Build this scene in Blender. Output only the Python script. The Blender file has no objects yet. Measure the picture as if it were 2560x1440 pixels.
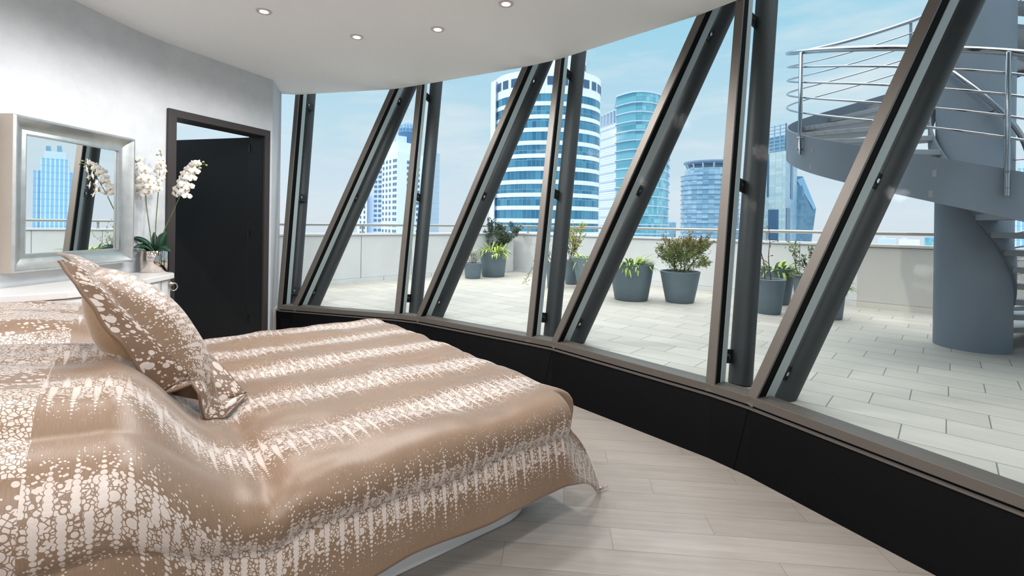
import bpy, bmesh, math, random
from math import sin, cos, pi, radians, sqrt, atan2, hypot, floor as ffloor
from mathutils import Vector, Matrix
random.seed(7)
SC = bpy.context.scene
COL = SC.collection

# ------------------------------------------------------------------ camera, sky, sun, exposure
F, CX, CY, ROLL, HC = 1220.0, 1280.0, 558.0, math.atan(0.014), 1.4
cam_d = bpy.data.cameras.new('camera')
cam = bpy.data.objects.new('camera', cam_d)
COL.objects.link(cam)
cam_d.sensor_width = 36.0
cam_d.lens = 36.0 * F / 2560.0
cam_d.shift_y = -(720.0 - CY) / 2560.0
cam_d.clip_start, cam_d.clip_end = 0.05, 3000
cr, sr = cos(ROLL), sin(ROLL)
cam.matrix_world = Matrix(((cr, -sr, 0, 0), (0, 0, -1, 0), (sr, cr, 0, HC), (0, 0, 0, 1)))
SC.camera = cam
SC.view_settings.view_transform = 'Standard'
SC.view_settings.look = 'None'
SC.view_settings.exposure = 0.0
SC.view_settings.gamma = 1.0
SC.view_settings.use_curve_mapping = False
SC.cycles.max_bounces = 12
SC.cycles.diffuse_bounces = 6
SC.cycles.glossy_bounces = 4
SC.cycles.transparent_max_bounces = 16
SC.cycles.sample_clamp_indirect = 6.0
SC.cycles.caustics_reflective = False
SC.cycles.caustics_refractive = False


class S:
    """a node socket with arithmetic"""
    def __init__(s, nt, sock): s.nt, s.s = nt, sock
    def _m(s, op, *a, clamp=False):
        n = s.nt.nodes.new('ShaderNodeMath'); n.operation = op; n.use_clamp = clamp
        for i, v in enumerate(a):
            if isinstance(v, S): s.nt.links.new(v.s, n.inputs[i])
            else: n.inputs[i].default_value = v
        return S(s.nt, n.outputs[0])
    def __add__(s, o): return s._m('ADD', s, o)
    def __radd__(s, o): return s._m('ADD', o, s)
    def __sub__(s, o): return s._m('SUBTRACT', s, o)
    def __rsub__(s, o): return s._m('SUBTRACT', o, s)
    def __mul__(s, o): return s._m('MULTIPLY', s, o)
    def __rmul__(s, o): return s._m('MULTIPLY', o, s)
    def __truediv__(s, o): return s._m('DIVIDE', s, o)
    def lt(s, o): return s._m('LESS_THAN', s, o)
    def gt(s, o): return s._m('GREATER_THAN', s, o)
    def fract(s): return s._m('FRACT', s)
    def floor(s): return s._m('FLOOR', s)
    def abs(s): return s._m('ABSOLUTE', s)
    def max(s, o): return s._m('MAXIMUM', s, o)
    def min(s, o): return s._m('MINIMUM', s, o)
    def sqrt(s): return s._m('SQRT', s)
    def sin(s): return s._m('SINE', s)
    def atan2(s, o): return s._m('ARCTAN2', s, o)
    def clamp(s): return s._m('ADD', s, 0.0, clamp=True)


class MT:
    """material builder"""
    def __init__(s, name):
        s.m = bpy.data.materials.new(name); s.m.use_nodes = True
        s.nt = s.m.node_tree; s.nt.nodes.clear()
        s.out = s.nt.nodes.new('ShaderNodeOutputMaterial')
    def n(s, t): return s.nt.nodes.new(t)
    def link(s, a, b):
        s.nt.links.new(a.s if isinstance(a, S) else a, b)
    def coord(s, kind='Object'):
        n = s.n('ShaderNodeTexCoord'); return S(s.nt, n.outputs[kind])
    def xyz(s, v):
        n = s.n('ShaderNodeSeparateXYZ'); s.link(v, n.inputs[0])
        return [S(s.nt, o) for o in n.outputs]
    def vec(s, x=0.0, y=0.0, z=0.0):
        n = s.n('ShaderNodeCombineXYZ')
        for i, v in enumerate((x, y, z)):
            if isinstance(v, S): s.link(v, n.inputs[i])
            else: n.inputs[i].default_value = v
        return S(s.nt, n.outputs[0])
    def noise(s, v=None, scale=5.0, detail=3.0, rough=0.5, out=0):
        n = s.n('ShaderNodeTexNoise'); n.inputs['Scale'].default_value = scale
        n.inputs['Detail'].default_value = detail; n.inputs['Roughness'].default_value = rough
        if v is not None: s.link(v, n.inputs['Vector'])
        return S(s.nt, n.outputs[out])
    def voronoi(s, v, scale, feature='F1', out='Distance', rand=1.0):
        n = s.n('ShaderNodeTexVoronoi'); n.feature = feature; n.inputs['Scale'].default_value = scale
        n.inputs['Randomness'].default_value = rand
        s.link(v, n.inputs['Vector']); return S(s.nt, n.outputs[out])
    def white(s, v):
        n = s.n('ShaderNodeTexWhiteNoise'); n.noise_dimensions = '3D'; s.link(v, n.inputs['Vector'])
        return S(s.nt, n.outputs[0])
    def mix(s, f, a, b):
        n = s.n('ShaderNodeMix'); n.data_type = 'RGBA'
        for k, v in ((0, f), (6, a), (7, b)):
            if isinstance(v, S): s.link(v, n.inputs[k])
            elif k == 0: n.inputs[k].default_value = v
            else: n.inputs[k].default_value = (*v[:3], 1)
        return S(s.nt, n.outputs[2])
    def bsdf(s, color=(.8, .8, .8), rough=.5, metal=0.0, spec=.5, bump=None, bstr=.2, bdist=.01, **kw):
        p = s.n('ShaderNodeBsdfPrincipled')
        for k, v in (('Base Color', color), ('Roughness', rough), ('Metallic', metal), ('Specular IOR Level', spec), *kw.items()):
            if isinstance(v, S): s.link(v, p.inputs[k])
            elif isinstance(v, tuple): p.inputs[k].default_value = (*v[:3], 1) if p.inputs[k].type == 'RGBA' else v
            else: p.inputs[k].default_value = v
        if bump is not None:
            b = s.n('ShaderNodeBump'); b.inputs['Strength'].default_value = bstr; b.inputs['Distance'].default_value = bdist
            s.link(bump, b.inputs['Height']); s.nt.links.new(b.outputs[0], p.inputs['Normal'])
        s.nt.links.new(p.outputs[0], s.out.inputs[0]); return s.m


def lin(r, g, b):
    f = lambda c: c / 12.92 if c <= .04045 else ((c + .055) / 1.055) ** 2.4
    return (f(r / 255), f(g / 255), f(b / 255))


def simple(name, rgb, rough=.5, metal=0.0, spec=.5, var=.06, vscale=6.0, **kw):
    m = MT(name); c = lin(*rgb)
    nz = m.noise(m.coord(), vscale, 4)
    col = m.mix(nz, tuple(x * (1 - var) for x in c), tuple(min(1, x * (1 + var)) for x in c))
    return m.bsdf(col, rough, metal, spec, **kw)


# sky: gradient with thin streaky cloud, pale haze near and below the horizon
w = bpy.data.worlds.new('sky'); SC.world = w; w.use_nodes = True
wm = MT.__new__(MT); wm.nt = w.node_tree; wm.nt.nodes.clear()
wout = wm.nt.nodes.new('ShaderNodeOutputWorld'); bg = wm.nt.nodes.new('ShaderNodeBackground')
wx, wy, wz = wm.xyz(wm.coord('Generated'))
el = wz.max(0.0)
up = (el * 2.6).clamp()
base = wm.mix(up, lin(226, 236, 245), lin(164, 217, 240))
base = wm.mix(((el - .42) * 2.0).clamp(), base, lin(126, 188, 226))
inv = wz.max(.06)
cv = wm.vec(wx / inv * 1.0, wy / inv * 1.0, 0.0)
cl = wm.noise(wm.vec(wx * 2.0, wy * 2.0, wz * 9.0), 1.6, 6, .55)
cl2 = wm.noise(wm.vec(wx * 3 + 4.0, wy * 3.0, wz * 16.0), 2.0, 5, .6)
cmask = ((cl - .5) * 4.0).clamp() * .62 + ((cl2 - .52) * 3.0).clamp() * .3
base = wm.mix(cmask.clamp(), base, lin(243, 246, 248))
hz = (1.0 - (wz + .09).abs() * 7.0).clamp()
base = wm.mix(hz * .75, base, lin(214, 222, 236))
zenith_fill = ((wz - .5) * 5.0).clamp()                       # brightness added to the unseen sky overhead, to light terrace and room
base = wm.mix(zenith_fill, base, lin(250, 249, 246))
wm.nt.links.new(base.s, bg.inputs[0]); wm.nt.links.new((zenith_fill * 2.6 + 1.0).s, bg.inputs[1])
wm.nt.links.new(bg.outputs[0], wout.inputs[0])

sun_d = bpy.data.lights.new('sun', 'SUN'); sun = bpy.data.objects.new('sun', sun_d); COL.objects.link(sun)
sun_d.energy = .7; sun_d.angle = radians(.8); sun_d.color = (1.0, .95, .86)
sun.rotation_euler = Vector((.94, .34, -.95)).to_track_quat('-Z', 'Y').to_euler()
sun.location = (-8, 0, 12)


# ------------------------------------------------------------------ geometry helpers
def ray(px, py):
    u, v = (px - CX) / F, (CY - py) / F
    return Vector((u * cr - v * sr, 1.0, u * sr + v * cr))
def PY(px, py, Y):
    d = ray(px, py); return Vector((d.x * Y, Y, HC + d.z * Y))
def PZ(px, py, z):
    d = ray(px, py); t = (z - HC) / d.z; return Vector((d.x * t, t, z))
def zat(px, py, Y): return PY(px, py, Y).z


class MB:
    def __init__(s): s.v, s.f, s.uv = [], [], None
    def add(s, vs, fs):
        o = len(s.v); s.v += [tuple(p) for p in vs]; s.f += [tuple(i + o for i in f) for f in fs]; return s
    def box(s, c, size, M=None):
        x, y, z = [k / 2 for k in size]
        vs = [Vector((i * x, j * y, k * z)) for k in (-1, 1) for j in (-1, 1) for i in (-1, 1)]
        if M is not None: vs = [M @ p for p in vs]
        vs = [p + Vector(c) for p in vs]
        return s.add(vs, [(0, 2, 3, 1), (4, 5, 7, 6), (0, 1, 5, 4), (2, 6, 7, 3), (0, 4, 6, 2), (1, 3, 7, 5)])
    def beam(s, a, b, ex, ey, x0, x1, y0, y1):
        """box along a->b, cross section spanned by ex, ey"""
        a, b = Vector(a), Vector(b)
        vs = [p + ex * x + ey * y for p in (a, b) for (x, y) in ((x0, y0), (x1, y0), (x1, y1), (x0, y1))]
        return s.add(vs, [(0, 3, 2, 1), (4, 5, 6, 7), (0, 1, 5, 4), (1, 2, 6, 5), (2, 3, 7, 6), (3, 0, 4, 7)])
    def prism(s, poly, z0, z1):
        n = len(poly); vs = [(p[0], p[1], z0) for p in poly] + [(p[0], p[1], z1) for p in poly]
        fs = [tuple(range(n))[::-1], tuple(range(n, 2 * n))] + [(i, (i + 1) % n, n + (i + 1) % n, n + i) for i in range(n)]
        return s.add(vs, fs)
    def tube(s, pts, r, n=10, caps=True, closed=False):
        pts = [Vector(p) for p in pts]; m = len(pts)
        rs = r if isinstance(r, (list, tuple)) else [r] * m
        vs, fs = [], []; prev = None
        for i, p in enumerate(pts):
            if closed: t = (pts[(i + 1) % m] - pts[i - 1])
            else: t = (pts[min(i + 1, m - 1)] - pts[max(i - 1, 0)])
            t = t.normalized() if t.length > 1e-9 else Vector((0, 0, 1))
            if prev is None:
                a = Vector((0, 0, 1)) if abs(t.z) < .9 else Vector((1, 0, 0)); x = t.cross(a).normalized()
            else:
                x = prev - t * prev.dot(t); x = x.normalized() if x.length > 1e-6 else t.orthogonal().normalized()
            prev = x; y = t.cross(x)
            vs += [p + (x * cos(2 * pi * k / n) + y * sin(2 * pi * k / n)) * rs[i] for k in range(n)]
        for i in range(m if closed else m - 1):
            j = (i + 1) % m
            fs += [(i * n + k, i * n + (k + 1) % n, j * n + (k + 1) % n, j * n + k) for k in range(n)]
        if caps and not closed: fs += [tuple(range(n))[::-1], tuple(range((m - 1) * n, m * n))]
        return s.add(vs, fs)
    def lathe(s, prof, n=32, c=(0, 0, 0), sx=1.0, sy=1.0, close=False):
        vs, fs = [], []
        for r, z in prof: vs += [(c[0] + r * cos(2 * pi * k / n) * sx, c[1] + r * sin(2 * pi * k / n) * sy, c[2] + z) for k in range(n)]
        for i in range(len(prof) - 1): fs += [(i * n + k, i * n + (k + 1) % n, (i + 1) * n + (k + 1) % n, (i + 1) * n + k) for k in range(n)]
        if prof[0][0] > 1e-5: fs.append(tuple(range(n))[::-1])
        if prof[-1][0] > 1e-5: fs.append(tuple(range((len(prof) - 1) * n, len(prof) * n)))
        return s.add(vs, fs)
    def sphere(s, c, r, n=10, m=6, sz=1.0):
        prof = [(r * sin(pi * i / m) + (1e-6 if i in (0, m) else 0), -r * sz * cos(pi * i / m)) for i in range(m + 1)]
        return s.lathe(prof, n, c)
    def grid(s, nu, nv, fn, uvfn=None):
        o = len(s.v); s.v += [tuple(fn(i / nu, j / nv)) for j in range(nv + 1) for i in range(nu + 1)]
        W = nu + 1
        s.f += [(o + j * W + i, o + j * W + i + 1, o + (j + 1) * W + i + 1, o + (j + 1) * W + i) for j in range(nv) for i in range(nu)]
        if uvfn:
            if s.uv is None: s.uv = {}
            for j in range(nv + 1):
                for i in range(nu + 1): s.uv[o + j * W + i] = uvfn(i / nu, j / nv)
        return s
    def build(s, name, mat, parent=None, smooth=False, angle=None, bevel=0.0, mats=None, fmat=None):
        me = bpy.data.meshes.new(name)
        org = parent.location.copy() if parent is not None and parent.parent is None else None
        off = s_off(parent)
        me.from_pydata([(p[0] - off[0], p[1] - off[1], p[2] - off[2]) for p in s.v], [], s.f)
        if s.uv is not None:
            lay = me.uv_layers.new(name='UVMap')
            for l in me.loops: lay.data[l.index].uv = s.uv.get(l.vertex_index, (0, 0))
        me.validate(); me.update()
        ob = bpy.data.objects.new(name, me); COL.objects.link(ob)
        for mm in (mats or [mat]): me.materials.append(mm)
        if fmat:
            for p in me.polygons: p.material_index = fmat[p.index]
        if smooth or angle:
            for p in me.polygons: p.use_smooth = True
            if angle:
                bm = bmesh.new(); bm.from_mesh(me)
                for e in bm.edges:
                    if len(e.link_faces) == 2 and e.calc_face_angle(0) > radians(angle): e.smooth = False
                bm.to_mesh(me); bm.free()
        if bevel > 0:
            b = ob.modifiers.new('bevel', 'BEVEL'); b.width = bevel; b.segments = 2; b.limit_method = 'ANGLE'; b.angle_limit = radians(40)
        if parent is not None: ob.parent = parent
        return ob


def s_off(parent):
    o = Vector((0, 0, 0)); p = parent
    while p is not None: o += p.location; p = p.parent
    return o
def tag(o, label, cat, group=None, kind=None):
    if label: o['label'] = label
    if cat: o['category'] = cat
    if group: o['group'] = group
    if kind: o['kind'] = kind
    return o
def thing(name, label, cat, loc=(0, 0, 0), group=None):
    o = bpy.data.objects.new(name, None); COL.objects.link(o); o.location = loc; o.empty_display_size = .1
    return tag(o, label, cat, group)
def struct(o, label=None):
    o['kind'] = 'structure'
    if label: o['label'] = label
    return o
def recentre(o, c):
    """move a root mesh's origin without moving the mesh"""
    c = Vector(c); o.data.transform(Matrix.Translation(-c)); o.location = c; return o
def smooth01(x):
    x = max(0, min(1, x)); return x * x * (3 - 2 * x)
def offset_poly(pts, d):
    """offset an open polyline to its right side by d"""
    out = []
    for i, p in enumerate(pts):
        a = Vector(pts[max(0, i - 1)][:2]); b = Vector(pts[min(len(pts) - 1, i + 1)][:2]); t = (b - a).normalized()
        out.append((p[0] + t.y * d, p[1] - t.x * d))
    return out

# ------------------------------------------------------------------ materials
def plaster():
    m = MT('silver plaster'); c = m.coord()
    a = m.noise(c, 1.6, 6, .6); b = m.noise(c, 7.0, 6, .65)
    f = ((a * .5 + b * .5 - .36) * 3.0).clamp()
    col = m.mix(f, lin(196, 200, 204), lin(212, 215, 219))
    return m.bsdf(col, .62, 0, .35, bump=b, bstr=.08, bdist=.01)
M_PLASTER = plaster()
M_CEIL = simple('ceiling paint', (240, 241, 242), .8, spec=.2, var=.012)
M_ROOF = simple('roof render', (170, 170, 168), .9)
M_TAUPE = simple('taupe aluminium', (104, 98, 92), .45, .35, var=.03)
M_GASKET = simple('black gasket', (5, 6, 7), .7, 0, .08)
M_CAP = simple('pale grey cover strip', (158, 166, 166), .5, .2, var=.04)
M_STRUT = simple('charcoal steel paint', (44, 47, 50), .55, 0, var=.08, vscale=30, bump=None)
M_BRACKET = simple('dark bracket steel', (34, 35, 38), .4, .5)
M_CHROME = simple('polished steel', (158, 162, 168), .12, 1.0, var=.02)
M_BLACK = simple('black curb panel', (6, 5, 7), .55, 0, .1, var=.15)
M_DOOR = simple('black door lacquer', (24, 24, 25), .5, 0, .3, var=.05)
M_DOORFRAME = simple('dark brown door frame', (58, 53, 53), .5, 0, .35, var=.04)
M_WHITE = simple('white lacquer', (228, 226, 224), .22, 0, .5, var=.01)
M_STAIR = simple('blue grey steel paint', (108, 119, 131), .5, .1, .25, var=.05, vscale=3)
M_TREAD = simple('grey stair tread', (128, 134, 140), .6, .1)
M_POT = simple('slate blue planter', (98, 114, 124), .55, 0, .4, var=.12, vscale=9)
M_POT2 = simple('pale slate planter', (118, 136, 142), .55, 0, .4, var=.08, vscale=9)
M_SOIL = simple('potting soil', (42, 36, 32), .95, var=.3, vscale=60)
M_RAIL = simple('satin rail metal', (158, 156, 152), .35, .6)


def glass_mat():
    m = MT('window glass')
    t = m.n('ShaderNodeBsdfTransparent'); t.inputs[0].default_value = (.955, .975, .975, 1)
    g = m.n('ShaderNodeBsdfGlossy'); g.inputs['Roughness'].default_value = .01; g.inputs[0].default_value = (1, 1, 1, 1)
    fr = m.n('ShaderNodeFresnel'); fr.inputs[0].default_value = 1.14
    mx = m.n('ShaderNodeMixShader')
    m.link(S(m.nt, fr.outputs[0]) * .05, mx.inputs[0]); m.nt.links.new(t.outputs[0], mx.inputs[1]); m.nt.links.new(g.outputs[0], mx.inputs[2])
    m.nt.links.new(mx.outputs[0], m.out.inputs[0]); return m.m
M_GLASS = glass_mat()


def plank_mat(name, d, row_w, row_o, length, off, step, c0, c1, line, rough, lw, grain=1.0, irregular=False):
    """rows of planks: d = row direction; row boundaries at row_o + k*row_w; joints shift by step each row"""
    m = MT(name); x, y, z = m.xyz(m.coord('Object'))
    u = x * d[0] + y * d[1]; v = x * (-d[1]) + y * d[0]
    rv = (v - row_o) / row_w; k = rv.floor(); fv = rv.fract()
    uu = u - off - k * step
    if irregular:
        uu = uu + m.white(m.vec(k, 3.0, 1.0)) * length
    ru = uu / length; ku = ru.floor(); fu = ru.fract()
    rnd = m.white(m.vec(k, ku, 5.0))
    lv = (fv * row_w).lt(lw).max((fv * row_w).gt(row_w - lw)); lu = (fu * length).lt(lw).max((fu * length).gt(length - lw))
    gl = lv.max(lu)
    gr = m.noise(m.vec(u * 2.2, v * 38.0, rnd * 9.0), 1.0, 5, .62)
    gr2 = m.noise(m.vec(u * 9.0, v * 160.0, rnd * 3.0), 1.0, 3, .6)
    blot = m.noise(m.vec(u * 1.3, v * 3.0, rnd * 5.0), 1.0, 3)
    f = ((gr - .5) * 1.5 * grain + (gr2 - .5) * .5 * grain + (rnd - .5) * .5 + (blot - .5) * .7 + .5).clamp()
    col = m.mix(gl * .75, m.mix(f, lin(*c0), lin(*c1)), lin(*line))
    return m.bsdf(col, (gr * .16 + rough), 0, .5, bump=(gr2 * .05 - gl), bstr=.15, bdist=.003)
M_FLOOR = plank_mat('pale oak planks', (.99526, -.0972), .1555, 2.135, 1.15, .25, .47, (139, 131, 123), (167, 159, 152), (104, 96, 90), .26, .0013, .8)
TD = Vector((.745, -.666)).normalized()
M_TILE = plank_mat('terrace stone tiles', (TD.x, TD.y), .2525, 3.349, .525, -.522, .178, (170, 165, 158), (192, 188, 180), (74, 76, 74), .5, .003, .8)


def panel_stone():
    m = MT('parapet stone'); c = m.coord()
    a = m.noise(c, 2.5, 5, .6); b = m.noise(c, 30, 3)
    col = m.mix((a * .8 + b * .2), lin(204, 206, 209), lin(226, 226, 226))
    return m.bsdf(col, .75, 0, .3)
M_STONE = panel_stone()
M_RENDER = simple('smooth render', (196, 192, 188), .85, var=.02)
M_KERB = simple('cream kerb stone', (206, 200, 190), .8, var=.05)
M_JOINT = simple('dark panel joint', (88, 92, 96), .9)

# ------------------------------------------------------------------ plan of the room
KP_, KB = 1.092, 1.032            # plan scale of the ceiling-level and the sill-level outlines
ZT, ZTER, ZC, ZTOP = .36, .355, 2.98, 3.5
VB = [(-2.612, 5.509), (-1.185, 5.06), (.153, 4.135), (1.214, 2.963), (1.95, 1.58), (2.38, .02), (2.45, -1.6)]
DB = [(-2.430, 5.45), (-.956, 4.952), (.341, 3.985), (1.351, 2.759), (2.03, 1.34), (2.41, -.22), (2.43, -1.85)]
VT = [(-2.502, 5.639), (-1.006, 5.181), (.386, 4.31), (1.437, 3.119), (2.29, 2.01), (2.86, .22), (2.95, -1.6)]
DT = [(-1.338, 5.355), (.095, 4.529), (1.275, 3.355), (2.134, 2.29), (2.78, .55), (2.94, -1.28), (2.8, -2.8)]
sc2 = lambda pts, k: [(p[0] * k, p[1] * k) for p in pts]
VB, DB, VT, DT = sc2(VB, KB), sc2(DB, KB), sc2(VT, KP_), sc2(DT, KP_)
NB = 7
bot = [p for i in range(NB) for p in (VB[i], DB[i])] + [(2.4, -3.2)]
top = []
for i in range(NB): top += [VT[i], DT[i]]
topn = top + [(2.9, -3.2)]
WALL = sc2([(-2.99, -2.93), (-2.99, 1.5), (-2.972, 2.6), (-2.946, 3.254), (-2.928, 3.62), (-2.905, 3.85), (-2.862, 4.026), (-2.511, 5.006), (-2.493, 5.05)], KP_)
RET = tuple(v * KP_ for v in (-2.665, 5.60))
curb0 = sc2(bot, .962)
floor_poly = WALL + [(-2.80, 5.69)] + sc2(bot, .985)[1:]
fl = MB().prism(floor_poly, -.12, 0.0).build('floor', M_FLOOR); struct(fl, 'pale oak plank bedroom floor')
ceil_edge = offset_poly(topn, .012)
ceil_poly = WALL + [RET, ceil_edge[0]] + ceil_edge[1:]
ce = MB().prism(ceil_poly, ZC, ZC + .2).build('ceiling', M_CEIL); struct(ce, 'smooth white ceiling with a curved window edge')
rf = MB().prism([(-5.9, -3.4)] + [(-5.9, 6.6), (-2.95, 6.14)] + ceil_edge[1:], ZC + .2, ZC + .75).build('roof', M_ROOF); struct(rf)

# walls
def wall_strip(name, pts, z0, z1, th, mat, label=None, ext=None):
    o = offset_poly(pts, -th)
    if ext: o = ext
    mb = MB()
    n = len(pts)
    vs = [(p[0], p[1], z) for z in (z0, z1) for p in pts] + [(p[0], p[1], z) for z in (z0, z1) for p in o]
    fs = []
    for i in range(n - 1):
        fs += [(i, i + 1, n + i + 1, n + i), (2 * n + i + 1, 2 * n + i, 3 * n + i, 3 * n + i + 1),
               (n + i, n + i + 1, 3 * n + i + 1, 3 * n + i), (i + 1, i, 2 * n + i, 2 * n + i + 1)]
    fs += [(0, n, 3 * n, 2 * n), (n - 1, 3 * n - 1, 4 * n - 1, 2 * n - 1)]
    mb.add(vs, fs)
    return struct(mb.build(name, mat, angle=25), label)
DL, DR = Vector(WALL[6]), Vector(WALL[7])
dd = (DR - DL).normalized(); dn = Vector((-dd.y, dd.x))      # along the door wall, and out of the room
DOOR_H = 1.4 + (2.31 - 1.4) * KP_
wall_strip('wall_left', WALL[:7], 0, ZC, .22, M_PLASTER, 'silver grey plaster wall, gently curved')
wall_strip('wall_left_lintel', [tuple(DL), tuple(DR)], DOOR_H, ZC, .22, M_PLASTER)
wall_strip('wall_left_end', [tuple(DR), WALL[-1], RET], 0, ZC, .1, M_PLASTER, 'short plaster return beside the glazing',
           ext=[tuple(DR + dn * .22), (-3.04, 5.68), (-3.06, 6.16)])
MB().box((-.1, -3.32, 1.5), (6.4, .2, 3.0)).build('wall_back', M_PLASTER)
struct(bpy.data.objects['wall_back'])
# adjoining room behind the door: outer wall with a high window strip
struct(MB().box((-5.8, 4.4, 1.05), (.2, 7.6, 2.1)).build('wall_next_room', M_PLASTER))
struct(MB().prism([(-5.9, -.5), (-3.28, -.5), (-3.2, 3.9), (-2.78, 6.2), (-5.9, 8.0)], -.12, -.002).build('floor_next_room', M_FLOOR))

# ------------------------------------------------------------------ door
dr = thing('doorway', 'tall black door standing ajar in a dark brown frame at the end of the plaster wall', 'door', (DL.x, DL.y, 0))
ex3, ey3 = Vector((dd.x, dd.y, 0)), Vector((dn.x, dn.y, 0)); ez3 = Vector((0, 0, 1))
W = (DR - DL).length
O = Vector((DL.x, DL.y, 0))
jl, jr, th = .075, .065, .07
MB().beam(O, O + ez3 * DOOR_H, ex3, ey3, 0, jl, -.03, .2).build('jamb', M_DOORFRAME, dr, bevel=.003)
MB().beam(O, O + ez3 * DOOR_H, ex3, ey3, W - jr, W, -.03, .2).build('jamb', M_DOORFRAME, dr, bevel=.003)
MB().beam(O + ez3 * (DOOR_H - th), O + ez3 * DOOR_H, ex3, ey3, jl, W - jr, -.03, .2).build('head', M_DOORFRAME, dr, bevel=.003)
MB().beam(O, O + ez3 * (DOOR_H - th), ex3, ey3, W - jr - .012, W - jr, .0, .2).build('door_stop', M_DOOR, dr)
hx = O + ex3 * (W - jr - .012) + ey3 * .2
le = (Vector((-3.60 * KP_, 5.235 * KP_, 0)) - hx); le.z = 0; le.normalize(); ln = Vector((-le.y, le.x, 0))
leaf = MB().beam(hx + ez3 * .01, hx + ez3 * (DOOR_H - .075), le, ln, 0.0, 1.05, -.045, 0).build('door_leaf', M_DOOR, dr, bevel=.003)
hm = MB()
for z in (.25, 1.2, 2.15): hm.tube([hx + ez3 * z - ln * -.006 - ey3 * .012, hx + ez3 * (z + .09) - ln * -.006 - ey3 * .012], .007, 8)
hm.build('hinge', M_BRACKET, dr)

# ------------------------------------------------------------------ glazed facade
allb = bot; NF = len(bot) - 1
def fac_t(i):
    a = Vector(bot[max(0, i - 1)] + (0,)); b = Vector(bot[min(NF, i + 1)] + (0,))
    return (b - a).normalized()
axes = []
for i in range(2 * NB):
    b = Vector(bot[i] + (ZT,)); t = Vector(top[i] + (ZC,)); a = (t - b).normalized()
    tf = fac_t(i); n = a.cross(tf); n = n.normalized()
    if n.dot(Vector((-tf.y, tf.x, 0))) < 0: n = -n
    axes.append((b, t, a, n, n.cross(a).normalized()))
def at_z(i, z):
    b, t, a, n, wv = axes[i]; return b + (t - b) * ((z - b.z) / (t.z - b.z))
# panes: one per gap, bottom rail, ledge, head
for i in range(NF):
    j = i + 1
    A0, B0 = Vector(bot[i] + (0,)), Vector(bot[j] + (0,))
    t = (B0 - A0).normalized(); n = Vector((-t.y, t.x, 0))
    p0 = at_z(i, ZT + .02); p1 = at_z(i, ZTOP)
    if j < 2 * NB: q0, q1 = at_z(j, ZT + .02), at_z(j, ZTOP)
    else: q0, q1 = Vector((2.4, -3.2, ZT)), Vector((2.95, -3.2, ZTOP))
    e = n * .052; e2 = n * .062
    rails = MB().beam(A0 + ez3 * ZT, B0 + ez3 * ZT, n, ez3, 0, .13, .0, .05)
    wnd = struct(rails.build('window_%d' % (i + 1), M_TAUPE, bevel=.002), None)
    lg = MB().beam(A0 + ez3 * (ZT - .018), B0 + ez3 * (ZT - .018), n, ez3, -.012, .12, -.004, .007)
    lg.build('ledge', M_TAUPE, wnd)
    MB().beam(A0 + ez3 * (ZT - .012), B0 + ez3 * (ZT - .012), n, ez3, .006, .12, 0, .012).build('seal', M_GASKET, wnd)
    gl = MB().add([p + k for k in (e, e2) for p in (p0, q0, q1, p1)], [(0, 1, 2, 3), (7, 6, 5, 4), (0, 4, 5, 1), (1, 5, 6, 2), (2, 6, 7, 3), (3, 7, 4, 0)])
    gl.build('pane', M_GLASS, wnd)
    if i < 2 * NB:
        b, tt, a, nn, wv = axes[i]
        s0, s1 = b + a * .0, at_z(i, ZTOP)
        MB().beam(s0, s1, wv, nn, -.029, .029, -.004, .012).build('mullion', M_TAUPE, wnd, bevel=.002)
        MB().beam(s0, s1, wv, nn, -.026, .026, .012, .075).build('gasket', M_GASKET, wnd)
        MB().beam(s0, s1, wv, nn, -.029, .029, .075, .135 if i % 2 == 0 else .15).build('cover_strip', M_CAP, wnd, bevel=.003)
# black curb under the glazing, panel by panel
for k in range(NB):
    idx = [2 * k, 2 * k + 1, 2 * k + 2]
    lo_ = [Vector(curb0[m] + (0.0,)) for m in idx]; hi_ = [Vector(bot[m] + (ZT - .02,)) for m in idx]
    if k == 0: lo_[0] = Vector((-2.735, 5.70, 0)); hi_[0] = Vector((-2.735, 5.685, ZT - .02))
    mb = MB(); vs = []
    for a, b in zip(lo_, hi_):
        n = Vector((a.x, a.y + 1.0, 0)).normalized() * .06
        vs += [a, b, b + n, a + n]
    for m in range(2):
        o = 4 * m
        for q in range(4): mb.f.append((o + q, o + 4 + q, o + 4 + (q + 1) % 4, o + (q + 1) % 4))
    mb.f += [(0, 1, 2, 3), (11, 10, 9, 8)]; mb.v = [tuple(v) for v in vs]
    struct(mb.build('baseboard_curb_%d' % (k + 1), M_BLACK), None)
    if k < 5:
        a = lo_[1] + (lo_[0] - lo_[1]).normalized() * .085; b = hi_[1]
        struct(MB().tube([a - n * .02, b - n * .02], .0025, 4).build('trim_curb_seam_%d' % (k + 1), M_GASKET))
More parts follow.
